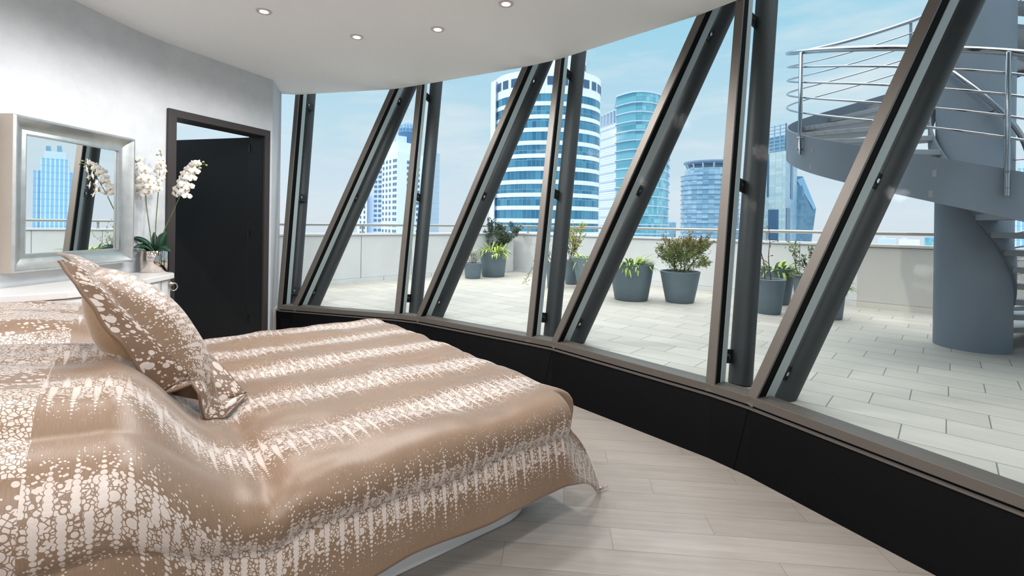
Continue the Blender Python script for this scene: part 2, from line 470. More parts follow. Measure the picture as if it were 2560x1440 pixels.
# struts outside the glass
names_v = ['beside the plaster return, the farthest one', 'in front of the white domed apartment towers', 'in front of the blue and white banded tower', 'between the drum tower and the staircase']
names_d = ['crossing the sky left of the domed apartment towers', 'crossing the left half of the banded tower', 'crossing the teal glass tower', 'crossing the spiral staircase, the nearest one']
for i in range(2 * NB):
    b, tt, a, nn, wv = axes[i]
    off = nn * (.325 if i % 2 == 0 else .30) + fac_t(i) * (-.095, 0, .04, -.03, .03, -.022, .037, -.018)[i] if i < 8 else nn * .31
    z0 = ZTER + .0
    p0 = b + off + a * ((ZTER - (b + off).z) / a.z); p1 = at_z(i, ZC + .42) + off
    k = i // 2; diag = i % 2
    if k < 4:
        lab = ('inclined' if diag else 'upright') + ' charcoal steel tube outside the glass ' + (names_d if diag else names_v)[k]
    else: lab = ('inclined' if diag else 'upright') + ' charcoal steel tube outside the side glazing, number %d from the corner' % (k + 1)
    st = thing('steel_strut', lab, 'steel strut', p0, 'charcoal struts along the curved glazing')
    MB().tube([p0, p1], .075, 28).build('tube', M_STRUT, st, smooth=True, angle=60)
    for z in (.58, 1.72, 2.93):
        c = at_z(i, z)
        MB().beam(c - a * .045, c + a * .045, wv, nn, -.006, .006, .15, .30).build('bracket', M_BRACKET, st)
        bo = MB(); bo.tube([c + nn * .2 - wv * .016, c + nn * .2 + wv * .016], .014, 8); bo.build('bolt', M_CHROME, st)
# recessed downlights: the visible ones, then added fill lamps
M_LAMP = MT('lamp glow'); em = M_LAMP.n('ShaderNodeEmission'); em.inputs[0].default_value = (1, .86, .78, 1); em.inputs[1].default_value = 4.0
M_LAMP.nt.links.new(em.outputs[0], M_LAMP.out.inputs[0]); M_LAMP = M_LAMP.m
M_TRIM = simple('downlight trim', (206, 198, 194), .4, .2)
dl = [PZ(660, 28, ZC), PZ(892, 92, ZC), PZ(1094, 73, ZC), PZ(1265, 9, ZC)]
dlab = ['leftmost lit downlight in the white ceiling', 'lit ceiling downlight second from the left, above the door side', 'lit ceiling downlight third from the left', 'rightmost lit ceiling downlight at the top edge']
fill_lamps = [(-2.05, 2.2), (-.4, 2.6), (.1, .7), (-2.0, .5), (-.9, -.3), (.9, -.9), (-2.2, -1.6), (-.6, -2.0), (1.2, -2.2)]  # lamps added out of view to brighten walls and ceiling
DL_POWER = 86.0
for i, p in enumerate(dl + [Vector((x, y, ZC)) for x, y in fill_lamps]):
    lab = dlab[i] if i < 4 else 'added fill downlight out of view, %s row, %s' % (('front', 'middle', 'rear')[(i - 4) // 3], ('left', 'centre', 'right')[(i - 4) % 3])
    t = thing('downlight', lab, 'downlight', (p.x, p.y, ZC), 'recessed ceiling downlights')
    MB().lathe([(.030, -.004), (.052, -.008), (.056, -.004), (.056, .0), (.030, .0)], 28, (p.x, p.y, ZC)).build('trim_ring', M_TRIM, t, smooth=True)
    MB().lathe([(1e-5, -.0065), (.031, -.0065), (.031, -.001)], 24, (p.x, p.y, ZC)).build('bulb', M_LAMP, t, smooth=True)
    l = bpy.data.lights.new('downlight_beam', 'SPOT'); l.energy = DL_POWER; l.spot_size = radians(172); l.spot_blend = .4
    l.shadow_soft_size = .1; l.color = (1, .98, .965)
    lo = bpy.data.objects.new('downlight_beam', l); COL.objects.link(lo); lo.location = (0, 0, -.03); lo.parent = t

# ------------------------------------------------------------------ terrace
PA, PC, PB = Vector((-4.4, 6.637)), Vector((.003, 10.81)), Vector((7.6, 3.74))
ter = MB().prism([(p[0], p[1]) for p in offset_poly(bot, -.07)[0:]] + [(6.5, -3.1), (9.0, 2.0), tuple(PB + Vector((.3, .3))), (.003, 11.1), (-4.5, 6.86), (-2.80, 5.74)], ZTER - .3, ZTER)
struct(ter.build('floor_terrace', M_TILE), 'terrace paved in pale stone tiles')
def parapet(name, a, b, panel, mat, first, label):
    a3, b3 = Vector((a.x, a.y, 0)), Vector((b.x, b.y, 0)); t = (b3 - a3).normalized(); n = Vector((-t.y, t.x, 0)); L = (b3 - a3).length
    if n.dot(Vector((0, 0, 0)) - (a3 + b3) / 2) > 0: n = -n       # n points away from the room
    ht = 1.19 - ZTER
    base = a3 + ez3 * ZTER
    w_ = struct(MB().beam(base, base + t * L, n, ez3, .02, .26, 0, ht - .035).build(name, mat), label)
    MB().beam(base, base + t * L, n, ez3, -.005, .29, ht - .035, ht).build('coping', mat, w_, bevel=.004)
    kb = MB()
    MB().beam(base, base + t * L, n, ez3, -.012, .02, 0, .068).build('kerb', M_KERB if mat is M_RENDER else M_STONE, w_)
    x = first; jn = MB(); 
    while x < L:
        q = base + t * x
        jn.beam(q - t * .003, q + t * .003, n, ez3, .017, .022, .0, ht - .035)
        jn.beam(q - t * .003 + t * panel * .42, q + t * .003 + t * panel * .42, n, ez3, -.0135, .0, 0.0, .066)
        x += panel
    jn.beam(base, base + t * L, n, ez3, .016, .021, .066, .071)
    jn.beam(base, base + t * L, n, ez3, .016, .021, ht - .042, ht - .035)
    jn.build('panel_joint', M_JOINT, w_)
    return t, n, L
tl, nl, Ll = parapet('wall_terrace_left', PA, PC, 1.0, M_STONE, .52, 'pale stone terrace parapet on the left')
# the right parapet: stone panels, then a smooth rendered stretch
PS = PC + (PB - PC).normalized() * 6.3
t2, n2, L2 = parapet('wall_terrace_right', PC, PS, .98, M_STONE, .72, 'pale stone terrace parapet on the right')
parapet('wall_terrace_end', PS, PB, 1.15, M_RENDER, 99, 'smooth rendered parapet behind the staircase')
# corner pilaster
struct(MB().beam(Vector((PC.x, PC.y, ZTER)) - tl * .55, Vector((PC.x, PC.y, ZTER)) - tl * .1, nl, ez3, -.16, .05, 0, .8).build('pillar_terrace', M_STONE, bevel=.005))
def guard(name, a, t, n, L, label, first, step):
    a3 = Vector((a.x, a.y, 1.19)) + n * .14; r = .026; zr = 1.335
    g = thing('guard_rail', label, 'guard rail', a3)
    s0, s1 = a3 + ez3 * (zr - 1.19), a3 + t * L + ez3 * (zr - 1.19)
    MB().tube([s0, s1], r, 14).build('handrail', M_RAIL, g, smooth=True, angle=60)
    x = first
    while x < L:
        q = a3 + t * x
        MB().lathe([(.03, 0), (.03, .012), (.018, .02), (.016, .07), (.021, .09), (.021, .135)], 14, q).build('post', M_RAIL, g, smooth=True, angle=40)
        x += step
guard('guard_rail', PA, tl, nl, Ll, 'round metal rail along the top of the left parapet', .3, 1.15)
tt2 = (PB - PC).normalized()
guard('guard_rail', PC, Vector((tt2.x, tt2.y, 0)), n2, (PB - PC).length, 'round metal rail along the top of the right parapet', .35, 1.2)
struct(MB().prism([(-1500, -300), (1500, -300), (1500, 1500), (-1500, 1500)], -92, -90).build('ground_city', simple('city ground', (176, 184, 196), .95)))

# ------------------------------------------------------------------ spiral staircase on the terrace
SX, SY, SR, SL = 4.098, 4.365, 1.444, -.436
def st_p(th, r, zoff): return Vector((SX + r * cos(th), SY + r * sin(th), zoff + SL * th))
T0, T1 = radians(-25), radians(398)
sp = thing('spiral_staircase', 'grey steel spiral staircase with polished rails winding round a thick column on the terrace', 'staircase', (SX, SY, ZTER))
MB().lathe([(.262, 0), (.262, 6.4), (1e-4, 6.4)], 56, (SX + .012, SY - .012, ZTER)).build('column', M_STAIR, sp, smooth=True, angle=40)
def helix_plate(name, r0, r1, zo0, zo1, ta, tb, mat, n=150):
    mb = MB(); vs = []; fs = []
    for i in range(n + 1):
        th = ta + (tb - ta) * i / n
        vs += [st_p(th, r0, zo0), st_p(th, r1, zo0), st_p(th, r1, zo1), st_p(th, r0, zo1)]
    for i in range(n):
        for k in range(4):
            a, b = i * 4 + k, i * 4 + (k + 1) % 4
            fs.append((a, a + 4, b + 4, b))
    fs += [(0, 1, 2, 3), (n * 4 + 3, n * 4 + 2, n * 4 + 1, n * 4)]
    for i, p in enumerate(vs): p.z = max(p.z, ZTER + .004)
    mb.add(vs, fs); return mb.build(name, mat, sp, smooth=True, angle=50)
helix_plate('outer_stringer', SR - .012, SR, 3.258, 3.579, T0, T1, M_STAIR)
helix_plate('inner_stringer', .275, .297, 3.27, 3.50, T0, T1, M_STAIR, 120)
dth = .3326; th = T0 + .1; k = 0
while th < T1 - .05:
    z = 3.41 + SL * th
    if z > ZTER + .05:
        mb = MB(); poly = []
        e1 = Vector((cos(th), sin(th))); nrm = Vector((-e1.y, e1.x)); nseg = 5; ad = .20
        for r, s_ in ((.285, -1), (SR - .02, -1), (SR - .02, 1), (.285, 1)):
            wd = .075 + (r - .285) / (SR - .285) * .19
            p = Vector((SX, SY)) + e1 * r + nrm * wd * s_; poly.append((p.x, p.y))
        mb.prism(poly, z - .048, z); mb.build('tread', M_TREAD, sp, bevel=.004)
    th += dth
def helix_tube(name, r, zo, rad, ta, tb, mat, n=200, seg=12, smooth_=True):
    pts = [st_p(ta + (tb - ta) * i / n, r, zo) for i in range(n + 1)]
    pts = [p for p in pts if p.z > ZTER + .1]
    return MB().tube(pts, rad, seg).build(name, mat, sp, smooth=True, angle=60)
HZ = 4.347
helix_tube('handrail', SR + .0, HZ, .023, T0, T1, M_CHROME)
for k in range(1, 5): helix_tube('guard_bar', SR - .0, HZ - .1405 * k, .0095, T0, T1, M_CHROME, seg=8)
helix_tube('inner_handrail', .36, HZ - .02, .021, T0, radians(330), M_CHROME, 120)
ang = [radians(a) for a in (175.5, 233.5, 123.0, 68.0, 20.0, -15.0, 285, 330, 372)]
for a in ang:
    pr = SR + .028
    zt_ = HZ + SL * a; zb_ = 3.40 + SL * a
    p = Vector((SX + pr * cos(a), SY + pr * sin(a), 0)); rad = Vector((cos(a), sin(a), 0))
    if zb_ < ZTER + .01: zb_ = ZTER + .01
    po = MB().tube([p + ez3 * zb_, p + ez3 * (zt_ - .012) - rad * .0, p + ez3 * (zt_ - .004) - rad * .026], .0155, 12).build('post', M_CHROME, sp, smooth=True, angle=50)
    for dz in (.05, .155): MB().tube([p + rad * .025 + ez3 * (zb_ + dz), p - rad * .03 + ez3 * (zb_ + dz)], .009, 8).build('fixing_bolt', M_CHROME, po)
    if a < radians(330):
        pi_ = Vector((SX + .30 * cos(a + .3), SY + .30 * sin(a + .3), HZ - .05 + SL * (a + .3)))
        MB().tube([pi_ - Vector((cos(a + .3), sin(a + .3), 0)) * .04, pi_ + Vector((cos(a + .3), sin(a + .3), 0)) * .06], .008, 8).build('rail_bracket', M_CHROME, sp)


# ------------------------------------------------------------------ city towers
def pane_mat(name, c0, c1, rough=.18, rows=None, lines=.1, frame=(150, 170, 185), pw=1.5, ph=1.3, radial=None, metal=0.0, spec=.6):
    """curtain wall: random pane tints with thin mullion lines; radial=(cx, cy, r) for round plans"""
    m = MT(name); x, y, z = m.xyz(m.coord('Object'))
    if radial: u = (y - radial[1]).atan2(x - radial[0]) * radial[2]
    else: u = x * .82 + y * .57
    ru, rz = u / pw, z / ph
    rnd = m.white(m.vec(ru.floor(), rz.floor(), 2.0))
    big = m.noise(m.vec(u * .12, z * .05, 0.0), 1.0, 3)
    col = m.mix((rnd * .6 + (big - .35) * .9).clamp(), lin(*c0), lin(*c1))
    ln = (ru.fract()).lt(lines).max(rz.fract().lt(lines * .8))
    col = m.mix(ln * .6, col, lin(*frame))
    return m.bsdf(col, rough, metal, spec)
def pl(px, Y, py=560): q = PY(px, py, Y); return (q.x, q.y)
ZG = -90.0
M_WHITE_CLAD = MT('white cladding')
_x, _y, _z = M_WHITE_CLAD.xyz(M_WHITE_CLAD.coord()); _u = _x * .82 + _y * .57
_l = (_u / 2.4).fract().lt(.05).max((_z / 1.25).fract().lt(.05))
M_WHITE_CLAD = M_WHITE_CLAD.bsdf(M_WHITE_CLAD.mix(_l * .5, lin(226, 232, 240), lin(186, 200, 214)), .6, 0, .3)
M_GREY_CLAD = simple('grey tower cladding', (196, 210, 224), .6)  # one even grey for ledges, crowns and roof parts
M_DKGLASS = simple('dark tower glass', (62, 92, 124), .15, .0, .7)

def ell(cx_, cy_, a, b, n=72, a0=0.0, a1=2 * pi):
    return [(cx_ + a * cos(a0 + (a1 - a0) * i / n), cy_ + b * sin(a0 + (a1 - a0) * i / n)) for i in range(n)]

# blue and white banded tower
c = pl(1365, 158); A, B = 16.9, 14.0
bt = thing('office_tower', 'round fronted tower ringed by white spandrels and blue glass bands', 'building', (c[0], c[1], ZG))
M_BAND = pane_mat('blue banded glass', (34, 94, 128), (88, 156, 180), .12, pw=1.5, ph=2.9, lines=.07, frame=(130, 170, 195), radial=(0, 0, 16))
mb = MB().prism(ell(*c, A - .15, B - .15), ZG, 39.9); mb.build('core', M_BAND, bt, smooth=True, angle=40)
zb = 40.2; FH = 3.86
for i in range(13):
    z0 = zb - i * FH
    MB().prism(ell(*c, A, B), z0 - FH, z0 - 2.62).build('spandrel', M_WHITE_CLAD, bt, smooth=True, angle=40)
MB().prism(ell(*c, A, B), ZG, zb - 13 * FH).build('podium', M_WHITE_CLAD, bt, smooth=True, angle=40)
MB().prism(ell(*c, A, B), 39.9, 47.0).build('crown', M_WHITE_CLAD, bt, smooth=True, angle=40)
c2 = pl(1392, 156); MB().prism(ell(*c2, 8.5, 9.6), 46.5, 55.5).build('upper_drum', M_WHITE_CLAD, bt, smooth=True, angle=40)
for k in range(13):
    a = pi + (k + .75) * pi / 13.5
    p = Vector((c[0] + A * cos(a), c[1] + B * sin(a), 43.7)); t = Vector((-A * sin(a), B * cos(a), 0)).normalized(); n = Vector((t.y, -t.x, 0))
    MB().beam(p - t * 1.15, p + t * 1.15, n, ez3, -.5, .12, -1.25, 1.25).build('crown_window', M_DKGLASS, bt)
for k in range(5):
    a = pi + (k + .8) * pi / 5.6
    p = Vector((c2[0] + 8.5 * cos(a), c2[1] + 9.6 * sin(a), 50.0)); t = Vector((-8.5 * sin(a), 9.6 * cos(a), 0)).normalized(); n = Vector((t.y, -t.x, 0))
    MB().beam(p - t * 1.0, p + t * 1.0, n, ez3, -.5, .12, -.9, 1.0).build('crown_window', M_DKGLASS, bt)
q = PY(1232, 560, 157); MB().prism([(q.x - 1.1, q.y - 1.2), (q.x + .5, q.y - 4.2), (q.x + 1.6, q.y + 2), (q.x - 1.1, q.y + 3)], ZG, 46.2).build('end_fin', M_WHITE_CLAD, bt)

# teal glass tower with ring ledges
g0 = pl(1600, 205); gt = thing('office_tower', 'teal glass tower with thin ledges at each floor and a white louvred side', 'building', (g0[0], g0[1], ZG))
M_TEAL = pane_mat('teal curtain wall', (74, 148, 168), (150, 208, 220), .12, pw=1.6, ph=1.88, lines=.06, frame=(96, 140, 158))
gp = [(1538, 203), (1556, 199), (1578, 195.5), (1600, 194.5), (1622, 195.5), (1641, 198), (1655, 202), (1664, 207), (1669, 214), (1671, 228), (1600, 246), (1530, 240)]
gpl = [pl(*p) for p in gp]
MB().prism(gpl, ZG, 54.4).build('glass_body', M_TEAL, gt, angle=50)
gc = Vector((sum(p[0] for p in gpl) / len(gpl), sum(p[1] for p in gpl) / len(gpl)))
led = [tuple(gc + (Vector(p) - gc) * 1.045) for p in gpl]
for i in range(17):
    z = 50.6 - i * 3.76
    MB().prism(led, z - .34, z).build('ledge', M_GREY_CLAD, gt)
MB().prism([tuple(gc + (Vector(p) - gc) * 1.03) for p in gpl], 54.4, 55.0).build('roof_trellis', M_GREY_CLAD, gt)
wp = [pl(1498, 216), pl(1538, 203.2), pl(1538, 238), pl(1500, 240)]
M_LOUV = MT('white louvres'); _x, _y, _z = M_LOUV.xyz(M_LOUV.coord())
M_LOUV = M_LOUV.bsdf(M_LOUV.mix((_z / .94).fract().lt(.3) * .55, lin(228, 234, 240), lin(150, 170, 186)), .6, 0, .3)
MB().prism(wp, ZG, 44.0).build('louvred_side', M_LOUV, gt)
for i in range(14):
    z = 42.5 - i * 3.76
    MB().prism([tuple(gc + (Vector(p) - gc) * 1.012) for p in wp], z - .4, z).build('ledge', M_GREY_CLAD, gt)
for k in range(6):
    f = k / 5; p0 = Vector(wp[0]).lerp(Vector(wp[1]), f)
    MB().box((p0.x, p0.y + .3, 46.6), (.9, .6, 5.2)).build('roof_post', M_GREY_CLAD, gt)
MB().prism(wp, 49.2, 49.7).build('roof_trellis', M_GREY_CLAD, gt)

# drum tower with disc roof
c = pl(1773, 300); R = 16.6
dt = thing('office_tower', 'pale glass drum tower under a flat disc roof on struts', 'building', (c[0], c[1], ZG))
M_DRUM = pane_mat('drum glass', (98, 142, 172), (188, 214, 228), .2, pw=3.2, ph=1.45, lines=.06, frame=(110, 142, 166), radial=(0, 0, 16))
MB().prism(ell(*c, R, R), ZG, 31.5).build('drum', M_DRUM, dt, smooth=True, angle=40)
MB().prism(ell(*c, R * .88, R * .88), 31.5, 36.0).build('crown', M_DRUM, dt, smooth=True, angle=40)
MB().prism(ell(*c, R * .5, R * .5), 36, 39).build('lift_house', M_GREY_CLAD, dt, smooth=True, angle=40)
MB().lathe([(1e-3, 38.4), (R * .8, 38.4), (R * .93, 39.6), (R * .93, 40.4), (R * .8, 40.8), (1e-3, 40.8)], 60, (c[0], c[1], 0)).build('disc_roof', simple('roof disc grey', (126, 150, 172), .5), dt, smooth=True, angle=40)
for k in range(14):
    a = 2 * pi * k / 14; MB().tube([(c[0] + R * .78 * cos(a), c[1] + R * .78 * sin(a), 36), (c[0] + R * .84 * cos(a), c[1] + R * .84 * sin(a), 39)], .5, 8).build('strut', M_GREY_CLAD, dt)
for i in range(16):
    z = 31.8 - i * 2.86
    MB().prism(ell(*c, R * 1.025, R * 1.025), z - .35, z).build('ledge', simple('ledge blue grey', (120, 152, 178), .5) if i == 0 else bpy.data.materials['ledge blue grey'], dt, smooth=True, angle=40)

# tall glass tower with roof lattice, and the dark faceted tower behind it
tp = [pl(1893, 312), pl(1962, 292), pl(1991, 322), pl(1920, 345)]
tc = Vector(((tp[0][0] + tp[2][0]) / 2, (tp[0][1] + tp[2][1]) / 2))
lt = thing('office_tower', 'square glass tower with an open lattice on top, left of the faceted tower', 'building', (tc.x, tc.y, ZG))
M_PALEG = pane_mat('pale grid glass', (158, 186, 192), (204, 214, 212), .2, pw=1.5, ph=1.9, lines=.07, frame=(128, 172, 190), spec=.5)
M_BLUEG = pane_mat('blue side glass', (102, 144, 168), (138, 174, 194), .2, pw=1.8, ph=2.2, lines=.05, frame=(110, 160, 196))
body = MB().prism(tp, ZG, 47.2); body.build('shaft', None, lt, mats=[M_PALEG, M_BLUEG], fmat={i: (1 if i == 3 else 0) for i in range(6)})
def lerp2(a, b, f): return (a[0] + (b[0] - a[0]) * f, a[1] + (b[1] - a[1]) * f)
lat = MB()
for i in range(8):
    z = 48.0 + i * 2.15
    for (a, b) in ((tp[0], tp[1]), (tp[1], tp[2]), (tp[2], tp[3]), (tp[3], tp[0])):
        lat.tube([(a[0], a[1], z), (b[0], b[1], z)], .32, 6)
for (a, b) in ((tp[0], tp[1]), (tp[1], tp[2]), (tp[3], tp[0])):
    for k in range(6):
        p = lerp2(a, b, k / 5); lat.tube([(p[0], p[1], 47.2), (p[0], p[1], 63.6)], .34, 6)
lat.build('roof_lattice', simple('lattice steel', (132, 166, 190), .5), lt)
MB().prism([lerp2(tp[0], tc, .35), lerp2(tp[1], tc, .35), lerp2(tp[2], tc, .35), lerp2(tp[3], tc, .35)], 47.2, 58).build('plant_room', M_BLUEG, lt)
def facade_slot(f0, f1, z0, z1, a, b, par, mat, name, out=.25):
    p, q = lerp2(a, b, f0), lerp2(a, b, f1); p3, q3 = Vector((p[0], p[1], z0)), Vector((q[0], q[1], z0)); t = (q3 - p3).normalized(); n = Vector((t.y, -t.x, 0))
    MB().beam(p3, q3, n, ez3, -.4, out, 0, z1 - z0).build(name, mat, par)
M_SLOT = simple('deep blue slot', (66, 102, 130), .3)
facade_slot(.35, .42, 20, 47, tp[0], tp[1], lt, M_SLOT, 'window_slot'); facade_slot(.42, .6, 19, 47, tp[1], tp[2], lt, M_SLOT, 'window_slot')
facade_slot(.42, .78, -20, 12, tp[0], tp[1], lt, M_SLOT, 'recess'); facade_slot(.1, .4, -20, 13, tp[1], tp[2], lt, M_SLOT, 'recess')
kp = PY(1990, 560, 335)
kt = thing('office_tower', 'dark blue faceted tower with a slanting corner, behind the lattice topped tower', 'building', (kp.x, kp.y, ZG))
def KP(px, py, Y): return tuple(PY(px, py, Y))
M_CRYS = pane_mat('faceted blue glass', (74, 114, 140), (106, 144, 164), .15, pw=2.2, ph=2.2, lines=.05, frame=(92, 146, 184))
kv = [KP(1975, 440, 332), KP(2007, 441, 332), KP(2040, 522, 336), KP(2024, 640, 336), (PY(2024, 640, 336).x - 3, 336, ZG), (PY(1975, 560, 332).x, 332, ZG)]
kb = [(x + 14, y + 46, z) for (x, y, z) in kv]
mb = MB().add(kv + kb, [tuple(range(6)), tuple(range(11, 5, -1))] + [(i, 6 + i, 6 + (i + 1) % 6, (i + 1) % 6) for i in range(6)])
kf = mb.build('glass_body', M_CRYS, kt)
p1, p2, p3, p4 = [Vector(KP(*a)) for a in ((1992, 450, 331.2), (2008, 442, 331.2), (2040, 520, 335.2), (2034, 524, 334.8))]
MB().add([p1, p2, p3, p4], [(0, 1, 2, 3)]).build('pale_facet', simple('facet glass pale', (132, 176, 204), .2), kt)  # paler glass strip along the slanting edge

# white domed apartment towers
wc = PY(1000, 560, 245)
at = thing('apartment_tower', 'white apartment tower with rows of small windows under a blue ribbed dome', 'building', (wc.x, wc.y, ZG))
M_APT = simple('white apartment wall', (226, 234, 244), .7, var=.02)
M_APT2 = simple('apartment wall in pale blue', (202, 216, 234), .7, var=.02)
Lq = [pl(953, 250), pl(991, 236), pl(1030, 246), pl(1073, 256), pl(1073, 275), pl(954, 275)]
MB().prism(Lq, ZG, zat(1000, 378, 236)).build('main_block', M_APT, at)
MB().prism([pl(966, 246), pl(992, 238.5), pl(1034, 248), pl(1034, 262), pl(966, 262)], 30, zat(1000, 352, 238)).build('upper_block', M_APT, at)
MB().prism([pl(987, 242), pl(1014, 246), pl(1014, 258), pl(987, 258)], 30, zat(1000, 338, 242)).build('upper_block', M_APT2, at)
dc = PY(1017, 560, 252); dr_ = 23.5 / 1220 * 252; zd = zat(1017, 332, 252)
MB().lathe([(dr_, 30), (dr_, zd)], 32, (dc.x, dc.y, 0)).build('drum', simple('dome drum blue', (74, 118, 160), .4), at, smooth=True, angle=50)
M_DOME = simple('dome blue glass', (84, 132, 172), .25)
dome = MB().lathe([(dr_ * cos(a), zd + dr_ * 1.18 * sin(a)) for a in [pi / 2 * i / 10 for i in range(10)]] + [(1e-4, zd + dr_ * 1.18)], 36, (dc.x, dc.y, 0)).build('dome', M_DOME, at, smooth=True)
ribs = MB()
for k in range(16):
    a = 2 * pi * k / 16
    ribs.tube([(dc.x + dr_ * 1.01 * cos(b) * cos(a), dc.y + dr_ * 1.01 * cos(b) * sin(a), zd + dr_ * 1.19 * sin(b)) for b in [pi / 2 * i / 8 for i in range(9)]], .09, 5)
for b in (.0, .35, .7, 1.05):
    ribs.tube([(dc.x + dr_ * 1.01 * cos(b) * cos(2 * pi * i / 36), dc.y + dr_ * 1.01 * cos(b) * sin(2 * pi * i / 36), zd + dr_ * 1.19 * sin(b)) for i in range(36)], .09, 5, closed=True)
ribs.build('dome_rib', simple('rib pale', (190, 212, 230), .4), dome)
def windows(par, a, b, cols, ztop, dz, rows, wf, hh, mat, out=.2):
    a3, b3 = Vector((*a, 0)), Vector((*b, 0)); t = (b3 - a3).normalized(); n = Vector((t.y, -t.x, 0)); L = (b3 - a3).length
    for f in cols:
        col = MB()
        for r in range(rows):
            p = a3 + t * (L * f) + ez3 * (ztop - r * dz)
            col.beam(p - t * wf / 2, p + t * wf / 2, n, ez3, -.3, out, 0, hh)
        col.build('window', mat, par)
M_APTW = simple('apartment window', (92, 120, 148), .3)
zt0 = zat(1000, 390, 238)
windows(at, Lq[0], Lq[1], (.12, .34, .56, .80, .93), zt0 - 3, 2.87, 18, 1.6, 1.45, M_APTW)
windows(at, Lq[1], Lq[2], (.72,), zt0 - 3.2, 2.87, 18, 2.3, 1.5, M_APTW)
windows(at, Lq[2], Lq[3], (.3, .7), zt0 - 3.2, 2.87, 18, 2.0, 1.5, M_APTW)
lq = [pl(915, 262), pl(952.5, 257), pl(952.5, 285), pl(918, 285)]
lb = thing('apartment_tower', 'lower white apartment block with paired windows, left of the domed tower', 'building', (lq[0][0], lq[0][1], ZG))
MB().prism(lq, ZG, zat(940, 402, 258)).build('main_block', M_APT2, lb)
MB().prism([pl(893, 263), pl(917, 258), pl(917, 285), pl(893, 285)], ZG, zat(905, 480, 262)).build('side_block', M_APT, lb)
windows(lb, lq[0], lq[1], (.62, .9), zat(940, 415, 257) - 1.2, 2.55, 18, 1.9, 1.3, M_APTW)
windows(lb, pl(893, 263), pl(917, 258), (.35, .75), zat(905, 490, 262) - 1.2, 2.75, 10, 1.1, 1.5, M_APTW)
sq = [pl(1075, 262), pl(1097, 265), pl(1097, 285), pl(1075, 285)]
sb_ = thing('apartment_tower', 'windowless pale slab rising right of the domed tower', 'building', (sq[0][0], sq[0][1], ZG))
M_SLAB = MT('pale ribbed slab'); _x, _y, _z = M_SLAB.xyz(M_SLAB.coord())
M_SLAB = M_SLAB.bsdf(M_SLAB.mix((_z / 2.9).fract().lt(.08) * .5, lin(178, 194, 208), lin(142, 164, 184)), .6)
MB().prism(sq, ZG, zat(1085, 382, 262)).build('slab', M_SLAB, sb_)
MB().prism([pl(1075.5, 262.3), pl(1090, 263.8), pl(1090, 284), pl(1075.5, 284)], zat(1085, 382, 262), zat(1085, 362, 262)).build('slab_top', M_SLAB, sb_)
# small blocks near the horizon
q = pl(1677, 420); fb = thing('office_block', 'small distant block between the teal tower and the drum tower', 'building', (q[0], q[1], ZG))
MB().prism([pl(1664, 420), pl(1690, 415), pl(1690, 440), pl(1664, 440)], ZG, zat(1677, 556, 418)).build('block', M_BLUEG, fb)
MB().prism([pl(1669, 424), pl(1686, 420), pl(1686, 436), pl(1669, 436)], zat(1677, 556, 418), zat(1677, 550, 418)).build('roof_house', M_GREY_CLAD, fb)
lo_l = ['low flat distant block right of the nearest inclined strut', 'pale distant shed in the haze left of the staircase column', 'teal distant block just left of the staircase column']
for k, (xa, xb, yt, mt) in enumerate(((2196, 2240, 597, M_GREY_CLAD), (2248, 2300, 600, M_APT), (2312, 2338, 594, M_TEAL))):
    q = pl(xa, 900); o = thing('distant_block', lo_l[k], 'building', (q[0], q[1], ZG))
    MB().prism([pl(xa, 900), pl(xb, 900), pl(xb, 930), pl(xa, 930)], ZG, zat((xa + xb) / 2, yt, 900)).build('block', mt, o)
    MB().prism([pl(xa + 8, 905), pl(xa + 20, 905), pl(xa + 20, 920), pl(xa + 8, 920)], zat((xa + xb) / 2, yt, 900), zat((xa + xb) / 2, yt - 4, 900)).build('roof_house', M_GREY_CLAD, o)
# the tower seen only in the mirror
def az(a, d): return (d * sin(radians(a)), d * cos(radians(a)))
mc = az(48.7, 300)
mt_ = thing('office_tower', 'stepped pale blue tower with white ribs, seen in the mirror', 'building', (mc[0], mc[1], ZG))
M_RIBT = MT('ribbed blue tower'); _x, _y, _z = M_RIBT.xyz(M_RIBT.coord()); _u = _x * .75 - _y * .66
_c = M_RIBT.mix((_u / 1.5).fract().lt(.3), lin(142, 188, 218), lin(206, 224, 236)); _c = M_RIBT.mix((_z / 3.0).fract().lt(.12) * .4, _c, lin(90, 150, 200))
M_RIBT = M_RIBT.bsdf(_c, .3, 0, .5)
def blk(a0, a1, d0, z0, z1, name, mat):
    MB().prism([az(a0, d0), az(a0, d0 + 18), az(a1, d0 + 18), az(a1, d0)], z0, z1).build(name, mat, mt_)
blk(45.6, 48.15, 298, ZG, 22.0, 'main_shaft', M_RIBT); blk(45.9, 47.7, 296, ZG, 27.5, 'centre_shaft', M_RIBT)
blk(46.1, 47.5, 299, 27.5, 31, 'crown', M_GREY_CLAD); blk(46.4, 46.7, 301, 31, 34, 'mast_block', M_BLUEG); blk(47.1, 47.4, 301, 31, 33.5, 'mast_block', M_BLUEG)

